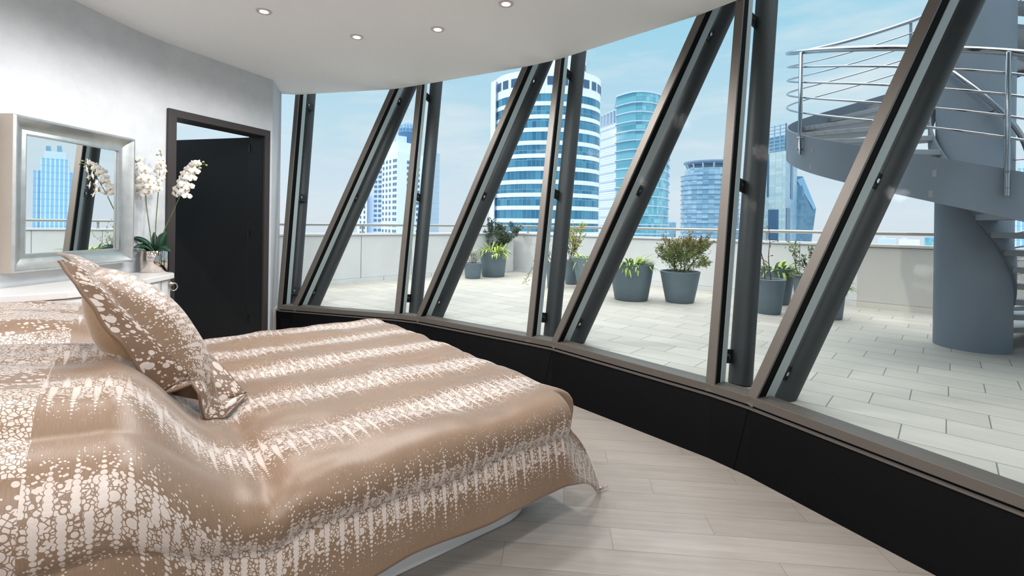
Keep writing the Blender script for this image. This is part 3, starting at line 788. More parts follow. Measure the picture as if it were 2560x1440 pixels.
# ------------------------------------------------------------------ planters and plants on the terrace
def leaf_mat(name, a, b, rough=.5):
    m = MT(name); nz = m.noise(m.coord(), 24, 3)
    return m.bsdf(m.mix(((nz - .3) * 2.2).clamp(), lin(*a), lin(*b)), rough, 0, .4)
ML_AGA = leaf_mat('strap leaf green', (112, 142, 62), (176, 196, 112))
ML_AGA2 = leaf_mat('strap leaf bright', (140, 168, 62), (206, 218, 120))
ML_DARK = leaf_mat('dark shrub leaf', (56, 72, 62), (112, 126, 108))
ML_BOX = leaf_mat('box leaf', (78, 98, 58), (138, 150, 92))
ML_BROWN = leaf_mat('browned leaf tip', (116, 96, 66), (160, 134, 92))
ML_PALE = leaf_mat('pale variegated leaf', (120, 136, 104), (206, 210, 182))
ML_YEL = leaf_mat('yellow green leaf', (150, 152, 70), (206, 200, 118))
ML_WISP = leaf_mat('wispy olive leaf', (104, 116, 86), (160, 166, 128))
M_TWIG = simple('twig bark', (84, 72, 62), .9, var=.2, vscale=40)

def leaf(mb, p, d, L, Wd, rng, fold=.25):
    d = d.normalized(); s_ = d.cross(Vector((rng.uniform(-1, 1), rng.uniform(-1, 1), rng.uniform(-.2, 1)))); s_ = s_.normalized() if s_.length > 1e-4 else d.orthogonal().normalized()
    n = d.cross(s_)
    a, b, c = p + d * L * .35, p + d * L * .7, p + d * L
    mb.add([p, a + s_ * Wd / 2 + n * fold * Wd, a, a - s_ * Wd / 2 + n * fold * Wd, b + s_ * Wd * .4 + n * fold * Wd * .8, b, b - s_ * Wd * .4 + n * fold * Wd * .8, c],
           [(0, 2, 1), (0, 3, 2), (1, 2, 5, 4), (2, 3, 6, 5), (4, 5, 7), (5, 6, 7)])
def strap(mb, p, ang_, L, Wd, rise, droop, rng):
    out = Vector((cos(ang_), sin(ang_), 0)); side = Vector((-sin(ang_), cos(ang_), 0)); n = 7; vs = []; q = Vector(p); el_ = rise
    for i in range(n + 1):
        f = i / n; wv = Wd * (.55 + .9 * f if f < .5 else 1.0 * (1 - ((f - .5) / .5) ** 2.2)) / 2 + .0008
        up_ = out.cross(side) * -1
        vs += [q + side * wv + ez3 * wv * .35, q.copy(), q - side * wv + ez3 * wv * .35]
        q = q + (out * cos(el_) + ez3 * sin(el_)) * (L / n); el_ -= droop / n
    fs = []
    for i in range(n): fs += [(3 * i, 3 * i + 1, 3 * i + 4, 3 * i + 3), (3 * i + 1, 3 * i + 2, 3 * i + 5, 3 * i + 4)]
    mb.add(vs, fs)
def planter(bl, br, yb, tl_, tr_, yt, label, mat=M_POT, name='planter', seed=1):
    """returns the thing, centre and soil level; given by the pixel extents of foot and rim"""
    cb = (bl + br) / 2; f0 = PZ(cb, yb, ZTER); Y = f0.y; rb = (br - bl) / 2 / F * Y; Y2 = Y + rb; rb = (br - bl) / 2 / F * Y2
    d = ray(cb, yb); c = Vector((d.x * (Y + rb), Y + rb, ZTER)); rt = (tr_ - tl_) / 2 / F * c.y
    zt_ = zat((tl_ + tr_) / 2, yt, c.y - rt)
    h = zt_ - ZTER
    t = thing(name, label, 'potted plant', c, 'slate planters on the terrace')
    MB().lathe([(rb * .94, 0), (rb, .012), (rb + (rt - rb) * .5, h * .5), (rt - .004, h - .012), (rt, h - .004), (rt - .006, h), (rt - .026, h), (rt - .032, h - .01), (rt - .04, h - .09)], 48, c).build('pot', mat, t, smooth=True, angle=50)
    MB().lathe([(1e-4, h - .075), (rt * .5, h - .068), (rt - .035, h - .08)], 32, c).build('soil', M_SOIL, t, smooth=True)
    return t, c, rt, h, random.Random(seed)
def agapanthus(t, c, rt, h, rng, n=60, L=.3, mat=None, rise=(.2, 1.4)):
    mb = MB(); base = c + ez3 * (h - .07)
    for k in range(n):
        a = rng.uniform(0, 2 * pi); r = rt * .75 * sqrt(rng.random())
        strap(mb, base + Vector((cos(a) * r, sin(a) * r, 0)), a + rng.uniform(-.7, .7), L * rng.uniform(.6, 1.15), rng.uniform(.022, .036), rng.uniform(*rise), rng.uniform(.9, 2.4), rng)
    return mb.build('leaves', mat or ML_AGA, t, smooth=True)
def shrub(t, c, h, rng, height, spread, stems, leaves, lw, mats, trunk=.008, levels=3, lsize=.03, lean=Vector((0, 0, 0)), clump=1.0, upbias=.5, start=.0):
    base = c + ez3 * (h - .08); tw = MB(); lm = [MB() for _ in mats]; tips = []
    def grow(p, d, L, r, lev):
        pts = [p]; q = p; dd_ = d
        for i in range(4):
            dd_ = (dd_ + Vector((rng.uniform(-.28, .28), rng.uniform(-.28, .28), rng.uniform(-.12, .2)))).normalized(); q = q + dd_ * L / 4; pts.append(q)
        tw.tube(pts, [r * (1 - .12 * i) for i in range(5)], 5)
        if lev >= 1: tips.append((pts, dd_))
        if lev < levels:
            for _ in range(rng.choice((2, 2, 3))):
                nd = (dd_ + Vector((rng.uniform(-1, 1), rng.uniform(-1, 1), rng.uniform(-.35, .8))) * spread).normalized()
                grow(pts[rng.choice((2, 3, 4))], nd, L * rng.uniform(.55, .8), r * .6, lev + 1)
    for k in range(stems):
        a = 2 * pi * k / stems + rng.uniform(-.4, .4)
        d = (Vector((cos(a) * spread * .6, sin(a) * spread * .6, upbias + .5)) + lean).normalized()
        grow(base + Vector((cos(a) * .03, sin(a) * .03, 0)), d, height * .42 * rng.uniform(.85, 1.1), trunk, 0)
    zmax = base.z + height
    for (pts, d) in tips:
        for _ in range(leaves):
            i = rng.randint(1, 4); p = pts[i] + Vector((rng.gauss(0, lsize * .5), rng.gauss(0, lsize * .5), rng.gauss(0, lsize * .5))) * clump
            k = min(len(mats) - 1, int(max(0, (p.z - base.z) / height + rng.gauss(0, .18)) * len(mats)))
            leaf(lm[k], p, (d + Vector((rng.uniform(-1, 1), rng.uniform(-1, 1), rng.uniform(-.6, 1)))), lsize * rng.uniform(.7, 1.3), lw * rng.uniform(.8, 1.2), rng)
    tw.build('stems', M_TWIG, t)
    for mb, mm in zip(lm, mats):
        if mb.v: mb.build('foliage', mm, t)

P_ = planter(1163, 1200.5, 698, 1160, 1205, 659, 'small slate planter with a wispy olive shrub, farthest left on the terrace', seed=3)
shrub(P_[0], P_[1], P_[3], P_[4], .45, .55, 9, 5, .006, [ML_WISP], .004, 2, .035, Vector((.15, 0, 0)))
P_ = planter(1205, 1261, 694, 1204, 1272, 630, 'large slate planter with bright strap leaves beside the small wispy one', seed=4)
agapanthus(*P_, n=80, L=.34, mat=ML_AGA2)
P_ = planter(1212, 1238, 683, 1210, 1242, 641, 'slate planter with a tall dark bush, behind the bright strap-leaved planter', seed=5)
shrub(P_[0], P_[1], P_[3], P_[4], .90, .62, 7, 30, .024, [ML_DARK], .012, 3, .04)
P_ = planter(1368, 1404, 722, 1366, 1409, 658, 'slate planter with a pale leaved trailing shrub, mostly behind the upright strut', seed=6)
shrub(P_[0], P_[1], P_[3], P_[4], .62, .75, 6, 7, .016, [ML_PALE], .006, 2, .032, Vector((-.25, 0, 0)))
tr = MB(); lf = MB(); rg = random.Random(11); pts = []
for i in range(9):
    f = i / 8; pts.append(P_[1] + Vector((-.06 - .42 * f, -.05, P_[3] - .02 + .12 * sin(f * 2.6) - .36 * f * f)))
tr.tube(pts, .004, 6)
for p in pts[2:]:
    for _ in range(11): leaf(lf, p + Vector((rg.gauss(0, .03), rg.gauss(0, .03), rg.gauss(0, .035))), Vector((rg.uniform(-1, 1), rg.uniform(-1, 1), rg.uniform(-.8, .6))), .036, .022, rg)
tr.build('trailing_stem', M_TWIG, P_[0]); lf.build('trailing_leaves', ML_PALE, P_[0])
P_ = planter(1413, 1443, 712, 1408, 1447, 651, 'dark slate planter with a bare stemmed yellow green shrub', seed=8)
shrub(P_[0], P_[1], P_[3], P_[4], .78, .42, 7, 8, .016, [ML_BOX, ML_YEL, ML_YEL, ML_YEL], .008, 3, .034, Vector((.12, 0, 0)))
P_ = planter(1444, 1508, 724, 1431, 1522, 646, 'pale slate planter with low strap leaves, right of the yellow green shrub', M_POT2, seed=9)
agapanthus(*P_, n=70, L=.26, mat=ML_AGA2)
P_ = planter(1537, 1618, 755, 1526, 1636, 663, 'large slate planter brimming with strap leaves, left of the round box bush', seed=10)
agapanthus(*P_, n=95, L=.30)
P_ = planter(1665, 1733, 760, 1651, 1748, 682, 'slate planter with a round box bush browned at the tips', seed=12)
shrub(P_[0], P_[1], P_[3], P_[4], .66, .80, 11, 22, .014, [ML_BOX, ML_BOX, ML_BOX, ML_BROWN], .007, 3, .028)
lm = [MB(), MB()]; rg = random.Random(31); cc = P_[1] + ez3 * (P_[3] + .215) + Vector((.02, 0, 0))
for _ in range(1500):
    d = Vector((rg.gauss(0, 1), rg.gauss(0, 1), rg.gauss(0, 1))).normalized(); r = rg.random() ** .45 * (1 + .16 * sin(d.x * 7 + d.z * 5) + .1 * sin(d.y * 9 - d.z * 6))
    p = cc + Vector((d.x * .31, d.y * .31, d.z * .27)) * r
    leaf(lm[1 if d.z * r + rg.gauss(0, .3) > .55 else 0], p, d + Vector((rg.uniform(-.8, .8), rg.uniform(-.8, .8), rg.uniform(-.4, .8))), rg.uniform(.018, .032), rg.uniform(.009, .014), rg)
lm[0].build('foliage', ML_BOX, P_[0]); lm[1].build('foliage', ML_BROWN, P_[0])
P_ = planter(1894, 1948.5, 788, 1886, 1963, 701, 'slate planter with two thin bare stems, nearest right of the upright strut', seed=13)
sm = MB(); lf = MB(); rg = random.Random(5)
for dx, hh in ((-.03, .76), (.012, .68), (-.1, .34)):
    pts = [P_[1] + Vector((dx + .012 * sin(i * 1.1 + dx * 50) - .012 * i * (1 if dx < 0 else -.2), .01 * i, P_[3] - .08 + hh * i / 8)) for i in range(9)]
    sm.tube(pts, [.0075 - .0006 * i for i in range(9)], 6)
    for _ in range(7):
        i = rg.randint(3, 8); d = Vector((rg.uniform(-1, 1), rg.uniform(-.5, .5), rg.uniform(.1, .7))).normalized(); tip = pts[i] + d * rg.uniform(.06, .13)
        sm.tube([pts[i], (pts[i] + tip) / 2 + ez3 * .008, tip], .0022, 5)
        for _ in range(5): leaf(lf, pts[i].lerp(tip, rg.uniform(.4, 1.05)), Vector((rg.uniform(-1, 1), rg.uniform(-1, 1), rg.uniform(-.6, .6))), .022, .009, rg)
sm.build('stems', M_TWIG, P_[0]); lf.build('foliage', ML_BROWN, P_[0])
pk = MB()
for _ in range(26): leaf(pk, P_[1] + Vector((rg.uniform(-.16, -.03), rg.uniform(-.1, .05), P_[3] - .06)), Vector((rg.uniform(-.6, .6), rg.uniform(-.6, .6), 1)), .07, .008, rg)
pk.build('red_shoots', leaf_mat('reddish shoot', (170, 110, 92), (206, 160, 140)), P_[0])
P_ = planter(1912, 1970, 764, 1900, 1982, 673, 'wide slate planter with arching strap leaves, behind the thin stemmed planter', seed=14)
agapanthus(*P_, n=80, L=.26)
P_ = planter(1992, 2034, 777, 1985, 2044, 690, 'slate planter with a small dark tree, partly behind the nearest inclined strut', seed=15)
shrub(P_[0], P_[1], P_[3], P_[4], .56, .75, 3, 17, .02, [ML_DARK, ML_BOX], .010, 2, .026, Vector((-.25, 0, 0)), 1.2)
lf = MB()
for _ in range(240):
    a = rg.uniform(0, 2 * pi); r = P_[2] * rg.uniform(.5, 1.08); leaf(lf, P_[1] + Vector((cos(a) * r, sin(a) * r, P_[3] + rg.uniform(-.05, .03))), Vector((cos(a), sin(a), rg.uniform(-1, .6))), .03, .015, rg)
lf.build('ground_cover', ML_BOX, P_[0])
P_ = planter(2047, 2101, 801, 2040, 2110, 712, 'slate planter almost hidden by the nearest inclined strut, foot showing at its right', seed=16)
agapanthus(*P_, n=50, L=.2)

# ------------------------------------------------------------------ mirror on the wall
wu = Vector((.026, .657, 0)).normalized(); wn_ = Vector((wu.y, -wu.x, 0))        # along the wall, and into the room
q0 = Vector((-2.972 * KP_, 2.6 * KP_, 0))
def wallpt(s_, out, z): return q0 + wu * s_ + wn_ * out + ez3 * z
def solve_s(px, out):
    lo_, hi = -1.5, 2.5
    for _ in range(50):
        m_ = (lo_ + hi) / 2; p = wallpt(m_, out, 1.4); x = (p.x / p.y); u = (px - CX) / F
        if x < u: lo_ = m_
        else: hi = m_
    return lo_
MT_T = .093
s0, s1 = solve_s(33, MT_T + .012), solve_s(337, MT_T + .012)
pA, pB = wallpt(s0, MT_T, 0), wallpt(s1, MT_T, 0)
z1m = (zat(35, 283, pA.y) + zat(337, 348, pB.y)) / 2; z0m = (zat(35, 683, pA.y) + zat(337, 655, pB.y)) / 2
mir = thing('mirror', 'large wall mirror in a broad brushed silver frame above the white vanity', 'mirror', wallpt((s0 + s1) / 2, 0, z0m))
M_SILV = MT('brushed silver leaf'); _n = M_SILV.noise(M_SILV.coord(), 14, 5, .6)
M_SILV = M_SILV.bsdf(M_SILV.mix(_n, lin(176, 180, 180), lin(214, 216, 214)), _n * .12 + .26, .9)
M_SIDE = simple('frame side champagne', (182, 170, 158), .45, .3)
fw = .115
prof = [(0, 0), (0, MT_T), (.010, MT_T + .012), (.018, MT_T + .010), (.03, MT_T - .004), (.06, MT_T - .026), (.085, MT_T - .034), (fw - .008, MT_T - .03), (fw, MT_T - .032), (fw, MT_T - .05)]
mb = MB(); corners = [(s0, z0m, 1, 1), (s1, z0m, -1, 1), (s1, z1m, -1, -1), (s0, z1m, 1, -1)]
npf = len(prof)
for (s_, z_, a, b) in corners:
    mb.v += [tuple(wallpt(s_ + a * i, o + .003, z_ + b * i)) for (i, o) in prof]
fm = {}
for k in range(4):
    for i in range(npf - 1):
        a, b = k * npf + i, ((k + 1) % 4) * npf + i
        fm[len(mb.f)] = 1 if i == 0 else 0
        mb.f.append((a, b, b + 1, a + 1))
mb.build('frame', None, mir, mats=[M_SILV, M_SIDE], fmat=fm, angle=22)
M_MIR = MT('mirror glass').bsdf((.93, .95, .95), .0, 1.0)
MB().add([wallpt(s0 + fw - .01, MT_T - .048, z0m + fw - .01), wallpt(s1 - fw + .01, MT_T - .048, z0m + fw - .01), wallpt(s1 - fw + .01, MT_T - .048, z1m - fw + .01), wallpt(s0 + fw - .01, MT_T - .048, z1m - fw + .01),
          wallpt(s0 + fw - .01, .01, z0m + fw - .01), wallpt(s1 - fw + .01, .01, z0m + fw - .01), wallpt(s1 - fw + .01, .01, z1m - fw + .01), wallpt(s0 + fw - .01, .01, z1m - fw + .01)],
         [(0, 1, 2, 3), (7, 6, 5, 4), (0, 4, 5, 1), (1, 5, 6, 2), (2, 6, 7, 3), (3, 7, 4, 0)]).build('glass', M_MIR, mir)

# ------------------------------------------------------------------ white vanity with bowed front
VZ = 1.4 - .42 * KP_
vn = thing('vanity_table', 'white lacquered vanity with a bowed front and round ring pulls under the mirror', 'vanity', (-3.0, 3.2, 0))
fr_ = [(-2.80, 2.47), (-2.68, 2.56), (-2.57, 2.655), (-2.49, 2.74), (-2.452, 2.83), (-2.45, 2.92), (-2.465, 3.05), (-2.495, 3.21), (-2.525, 3.38), (-2.552, 3.545), (-2.572, 3.68), (-2.59, 3.75), (-2.63, 3.80), (-2.70, 3.835)]
bk_ = [(-2.885, 3.88), (-2.915, 3.62), (-2.945, 3.2), (-2.972, 2.47)]
fr_, bk_ = sc2(fr_, KP_), sc2(bk_, KP_)
MB().prism(fr_ + bk_, VZ - .044, VZ).build('top', M_WHITE, vn, bevel=.006)
bf = [(x - .02, y) for x, y in fr_]
MB().prism([p for p in bf if p[1] < 3.6 * KP_] + sc2([(-2.585, 3.60), (-2.88, 3.60)], KP_) + bk_[2:], VZ - .165, VZ - .05).build('apron', M_WHITE, vn)
MB().prism(sc2([(-2.582, 3.61), (-2.594, 3.68), (-2.612, 3.74), (-2.65, 3.785), (-2.71, 3.815), (-2.87, 3.85), (-2.895, 3.61)], KP_), 0.0, VZ - .05).build('pedestal', M_WHITE, vn, bevel=.004)
MB().prism(sc2([(-2.81, 2.49), (-2.70, 2.565), (-2.59, 2.66), (-2.60, 2.74), (-2.94, 2.74), (-2.96, 2.49)], KP_), 0.0, VZ - .165).build('pedestal', M_WHITE, vn, bevel=.004)
def drawer(y0, y1):
    f = [p for p in bf if y0 * KP_ < p[1] < y1 * KP_]
    return MB().prism([(x + .012, y) for x, y in f] + [(x - .008, y) for x, y in f[::-1]], VZ - .152, VZ - .06).build('drawer', M_WHITE, vn, bevel=.003)
drawer(2.5, 3.0); drw = drawer(3.0, 3.6)
M_NICK = simple('brushed nickel', (186, 180, 170), .3, .9)
kp_ = Vector((-2.538 * KP_, 3.40 * KP_, VZ - .1)); kn = Vector((1, .1, 0)).normalized()
MB().tube([kp_, kp_ + kn * .018, kp_ + kn * .024], [.006, .009, .012], 14).build('knob', M_NICK, drw, smooth=True, angle=50)
# ring pull on the end of the pedestal
rp = Vector((-2.600 * KP_, 3.715 * KP_, VZ - .085)); rn = Vector((.95, .3, 0)).normalized()
MB().tube([rp - rn * .004, rp + rn * .012, rp + rn * .022, rp + rn * .03], [.02, .02, .012, .009], 18).build('pull_boss', M_NICK, vn, smooth=True, angle=50)
rc = rp + rn * .03 - ez3 * .026; rs_ = Vector((-rn.y, rn.x, 0))
rs_ = (rs_ * .55 + rn * .83).normalized()
MB().tube([rc + (rs_ * cos(2 * pi * k / 28) * .026 + ez3 * sin(2 * pi * k / 28) * .031) for k in range(28)], .0048, 8, closed=True).build('ring_pull', M_NICK, vn, smooth=True)

# ------------------------------------------------------------------ orchid in a silver vase
vc = PZ(386, 682.5, VZ); vc = PY(386, 640, vc.y + .095); vc.z = VZ; vr = 30.0 / F * vc.y
vh = zat(386, 628, vc.y - vr) - VZ
orc = thing('potted_orchid', 'white moth orchid with three flower sprays in a polished silver vase on the vanity', 'orchid', vc)
M_VASE = simple('polished silver', (214, 204, 196), .07, 1.0, var=.01)
MB().lathe([(vr * .96, .0), (vr, .006), (vr, vh - .004), (vr - .003, vh), (vr - .008, vh - .002), (vr - .008, vh - .06)], 56, vc).build('vase', M_VASE, orc, smooth=True, angle=45)
MB().lathe([(1e-4, vh - .03), (vr - .009, vh - .035)], 30, vc).build('moss', M_SOIL, orc, smooth=True)
ML_ORC = leaf_mat('orchid leaf', (18, 48, 36), (44, 84, 58), .3)
ML_STEM = leaf_mat('orchid stem', (74, 96, 56), (112, 128, 78), .5)
M_PETAL = MT('orchid petal'); _n = M_PETAL.noise(M_PETAL.coord(), 40, 3)
M_PETAL = M_PETAL.bsdf(M_PETAL.mix(_n, lin(232, 228, 222), lin(246, 244, 240)), .5, 0, .3, **{'Subsurface Weight': .15, 'Subsurface Radius': (.01, .008, .006)})
M_LIP = simple('orchid lip yellow', (214, 178, 96), .5)
M_BUD = simple('orchid bud', (150, 154, 92), .5, var=.12)
YO = vc.y
def orchid_leaf(pts, wmax):
    """pts: pixel path with depth"""
    P3 = [PY(x, y, Y) for x, y, Y in pts]; N = 10; path = []
    for i in range(N + 1):
        f = i / N * (len(P3) - 1); k = min(int(f), len(P3) - 2); path.append(P3[k].lerp(P3[k + 1], f - k))
    for _ in range(2): path = [path[0]] + [(path[i - 1] + path[i] * 2 + path[i + 1]) / 4 for i in range(1, N)] + [path[-1]]
    mb = MB(); vs = []
    for i, p in enumerate(path):
        t = (path[min(i + 1, N)] - path[max(i - 1, 0)]).normalized(); f = i / N
        s_ = t.cross(Vector((0, -1, .35))).normalized(); nn_ = s_.cross(t)
        wv = wmax * (sin(pi * min(1, (f * .93 + .07))) ** .6) / 2
        vs += [p + s_ * wv - nn_ * wv * .3, p, p - s_ * wv - nn_ * wv * .3, p + nn_ * .003]
    fs = []
    for i in range(N):
        a, b = 4 * i, 4 * i + 4
        fs += [(a, a + 1, b + 1, b), (a + 1, a + 2, b + 2, b + 1), (a + 2, a + 3, b + 3, b + 2), (a + 3, a, b, b + 3)]
    mb.add(vs, fs); mb.build('leaf', ML_ORC, orc, smooth=True)
orchid_leaf([(386, 630, YO), (366, 605, YO - .02), (345, 596, YO - .06), (332, 594, YO - .1)], .045)
orchid_leaf([(384, 630, YO), (362, 616, YO - .03), (346, 613, YO - .08), (332, 620, YO - .12)], .045)
orchid_leaf([(386, 632, YO), (384, 606, YO + .02), (385, 580, YO + .03)], .06)
orchid_leaf([(390, 632, YO - .02), (396, 608, YO - .03), (404, 590, YO - .02), (417, 580, YO)], .085)
orchid_leaf([(390, 630, YO), (403, 604, YO + .03), (414, 584, YO + .05)], .08)
orchid_leaf([(388, 630, YO - .03), (404, 619, YO - .09), (416, 620, YO - .11), (425, 629, YO - .12)], .05)
orchid_leaf([(390, 630, YO - .02), (378, 612, YO - .1), (372, 606, YO - .12)], .05)
def stem(pts, r=.0042):
    P3 = [PY(x, y, Y) for x, y, Y in pts]
    out = []
    for i in range(len(P3) - 1):
        p0, p1, p2, p3 = P3[max(0, i - 1)], P3[i], P3[i + 1], P3[min(len(P3) - 1, i + 2)]
        for k in range(6):
            t = k / 6; out.append(.5 * ((2 * p1) + (p2 - p0) * t + (2 * p0 - 5 * p1 + 4 * p2 - p3) * t * t + (3 * p1 - p0 - 3 * p2 + p3) * t ** 3))
    out.append(P3[-1]); n = len(out)
    MB().tube(out, [r * (1 - .45 * i / n) for i in range(n)], 8).build('stem', ML_STEM, orc, smooth=True); return out
st1 = stem([(380, 622, YO), (374, 572, YO), (366, 515, YO - .01), (363, 470, YO - .02), (352, 425, YO - .05), (336, 398, YO - .07), (322, 382, YO - .08)])
st2 = stem([(388, 622, YO), (390, 555, YO + .02), (395, 490, YO + .03), (400, 430, YO + .02), (404, 400, YO + .02), (401, 378, YO + .02)])
st3 = stem([(398, 616, YO), (413, 570, YO - .01), (433, 528, YO - .02), (452, 486, YO - .03), (478, 440, YO - .04), (498, 416, YO - .05), (515, 410, YO - .05)])
rgo = random.Random(21)
def blossom_parts():
    pet = MB()
    def petal(ang_, L, wd, tilt, cup):
        d = Vector((cos(ang_), sin(ang_), 0)); s_ = Vector((-sin(ang_), cos(ang_), 0)); z_ = Vector((0, 0, 1)); nu, nv = 6, 5; vs = []
        for i in range(nu + 1):
            f = i / nu; wv = wd * (sin(pi * min(1.0, f * .82 + .1)) ** .75) / 2
            for j in range(nv + 1):
                g = j / nv * 2 - 1
                vs.append(d * (L * (f - .08 * g * g * f)) + s_ * wv * g + z_ * (tilt * f + cup * (f * f) - .10 * wd * g * g + .015 * wd * sin(g * 7) * f))
        o = [(i * (nv + 1) + j, i * (nv + 1) + j + 1, (i + 1) * (nv + 1) + j + 1, (i + 1) * (nv + 1) + j) for i in range(nu) for j in range(nv)]
        pet.add(vs, o)
    petal(radians(0), 1.0, 1.05, .10, -.25); petal(radians(180), 1.0, 1.05, .10, -.25)
    petal(radians(90), .92, .62, -.02, -.12); petal(radians(215), .88, .55, -.05, -.1); petal(radians(325), .88, .55, -.05, -.1)
    lip = MB().lathe([(1e-3, .0), (.13, .05), (.17, .16), (.12, .27), (1e-3, .33)], 10, (0, -.06, 0), 1.0, .85)
    lip.add([(-.22, -.12, .12), (0, -.34, .2), (.22, -.12, .12), (0, -.05, .22)], [(0, 1, 2, 3)])
    return pet, lip
PET, LIP = blossom_parts()
PET.v = [Vector(p) for p in PET.v]; LIP.v = [Vector(p) for p in LIP.v]
me_p = me_l = None
def blossom(px, py, Y, size, yaw, pitch, roll):
    global me_p, me_l
    p = PY(px, py, Y) - vc
    if me_p is None:
        o = MB(); o.v = [tuple(v) for v in PET.v]; o.f = PET.f; ob = o.build('blossom', M_PETAL, None, smooth=True); me_p = ob.data
        o = MB(); o.v = [tuple(v) for v in LIP.v]; o.f = LIP.f; lb_ = o.build('lip', M_LIP, None, smooth=True); me_l = lb_.data
    else:
        ob = bpy.data.objects.new('blossom', me_p); COL.objects.link(ob); lb_ = bpy.data.objects.new('lip', me_l); COL.objects.link(lb_)
    # local +Z faces the viewer side (-Y), local +Y is up
    Mr = Matrix.Rotation(yaw, 3, 'Z') @ Matrix.Rotation(pitch, 3, 'X') @ Matrix(((1, 0, 0), (0, 0, -1), (0, 1, 0))) @ Matrix.Rotation(roll, 3, 'Z')
    ob.matrix_basis = Matrix.Translation(p) @ Mr.to_4x4() @ Matrix.Scale(size, 4); ob.parent = orc; lb_.parent = ob
B_ = [(331, 410, -.07, .034, -.7, .1), (349, 398, -.05, .034, .5, .2), (345, 420, -.06, .040, -.4, 0), (363, 424, -.07, .048, .2, 0), (337, 434, -.06, .040, -.8, .1), (354, 446, -.08, .046, -.1, 0),
      (372, 447, -.09, .050, .2, .05), (338, 455, -.06, .042, -.7, 0), (357, 466, -.06, .042, .3, .2), (377, 465, -.08, .046, .1, -.2), (345, 476, -.04, .04, -.5, .1), (372, 478, -.05, .042, .5, -.1), (335, 484, -.04, .036, -.9, .2),
      (408, 400, .02, .036, 1.0, .1), (413, 416, .01, .036, 1.3, 0), (395, 420, -.0, .036, -.6, .2), (409, 432, .0, .036, 1.1, 0), (390, 440, -.0, .036, -.5, 0), (404, 450, .0, .034, .9, .1), (393, 458, -.01, .036, -.2, 0), (398, 474, -.01, .034, .4, 0),
      (482, 412, -.05, .042, -.4, .5), (494, 408, -.04, .036, .3, .4), (469, 424, -.05, .044, -.6, .4), (487, 428, -.06, .046, .3, .2), (458, 436, -.05, .042, -.7, .4), (473, 441, -.06, .048, .2, .1), (448, 456, -.04, .044, -.8, .3), (462, 462, -.06, .050, .1, .05), (474, 466, -.07, .044, .4, -.1), (436, 474, -.03, .040, -.9, .2), (454, 478, -.05, .044, -.2, 0), (468, 489, -.06, .040, .3, -.3)]
for (x, y, dy, sz, yw, pt) in B_: 
    blossom(x, y, YO + dy - .01, sz * 1.0, yw + .45, pt, rgo.uniform(-.5, .5))
for (x, y, dy, sz, yw, pt) in [(326, 418, -.05, .036, -1.0, .1), (352, 412, -.03, .036, .8, .3), (343, 445, -.03, .04, -.9, 0), (366, 438, -.04, .04, .9, .1), (329, 470, -.03, .034, -1.1, 0), (362, 484, -.05, .038, .1, -.3), (384, 456, -.06, .04, .8, 0),
                              (416, 428, .03, .032, 1.5, 0), (387, 428, .03, .032, -1.0, .1), (411, 446, .02, .03, 1.2, 0), (399, 408, .0, .034, .1, .2), (390, 470, .0, .032, -.6, 0),
                              (476, 418, -.03, .038, -.9, .5), (462, 430, -.02, .038, -1.0, .4), (482, 446, -.06, .042, .5, .1), (452, 446, -.03, .04, -.9, .3), (443, 466, -.02, .038, -1.1, .2), (462, 476, -.06, .042, .1, -.1), (432, 484, -.02, .034, -1.1, .1), (446, 486, -.03, .036, -.5, -.2)]:
    blossom(x, y, YO + dy - .01, sz * .95, yw + .45, pt, rgo.uniform(-.5, .5))
for (x, y, dy, sz) in ((316, 388, -.08, .013), (322, 380, -.08, .010), (334, 393, -.07, .015), (315, 399, -.08, .015), (400, 377, .02, .010), (393, 387, .02, .013), (402, 386, .02, .012), (500, 420, -.05, .017), (508, 405, -.05, .013), (516, 413, -.05, .012)):
    p = PY(x, y, YO + dy); MB().sphere(p, sz * .8, 10, 7, .8).build('bud', M_BUD, orc, smooth=True)

# ------------------------------------------------------------------ bed
BD, BN = Vector((.78, .6258, 0)).normalized(), Vector((.6258, -.78, 0)).normalized()
AF, BNR, BFR, AH = 1.715, -1.63, -3.98, -.78
ZB = .575
def bp(a, b, z): return BD * a + BN * b + ez3 * z
bed = thing('bed', 'wide bed on a rounded white plinth', 'bed', bp(.5, -2.8, 0))
def rrect(a0, a1, b0, b1, r, n=10):
    out = []
    for (ca, cb, t0) in ((a1 - r, b0 + r, -90), (a1 - r, b1 - r, 0)):
        for i in range(n + 1):
            t = radians(t0 + 90 * i / n); out.append((ca + r * cos(t), cb + r * sin(t)))
    out += [(a0, b1), (a0, b0)]
    return [tuple(bp(a, b, 0)[:2]) for a, b in out][::-1]
MB().prism(rrect(AH, 1.675, -3.86, -1.775, .27), 0, .25).build('plinth', M_WHITE, bed, bevel=.006)
MB().prism(rrect(AH, AF - .12, BFR + .12, BNR - .13, .1), .25, .5).build('mattress', simple('mattress ticking', (222, 216, 208), .9), bed, bevel=.02)


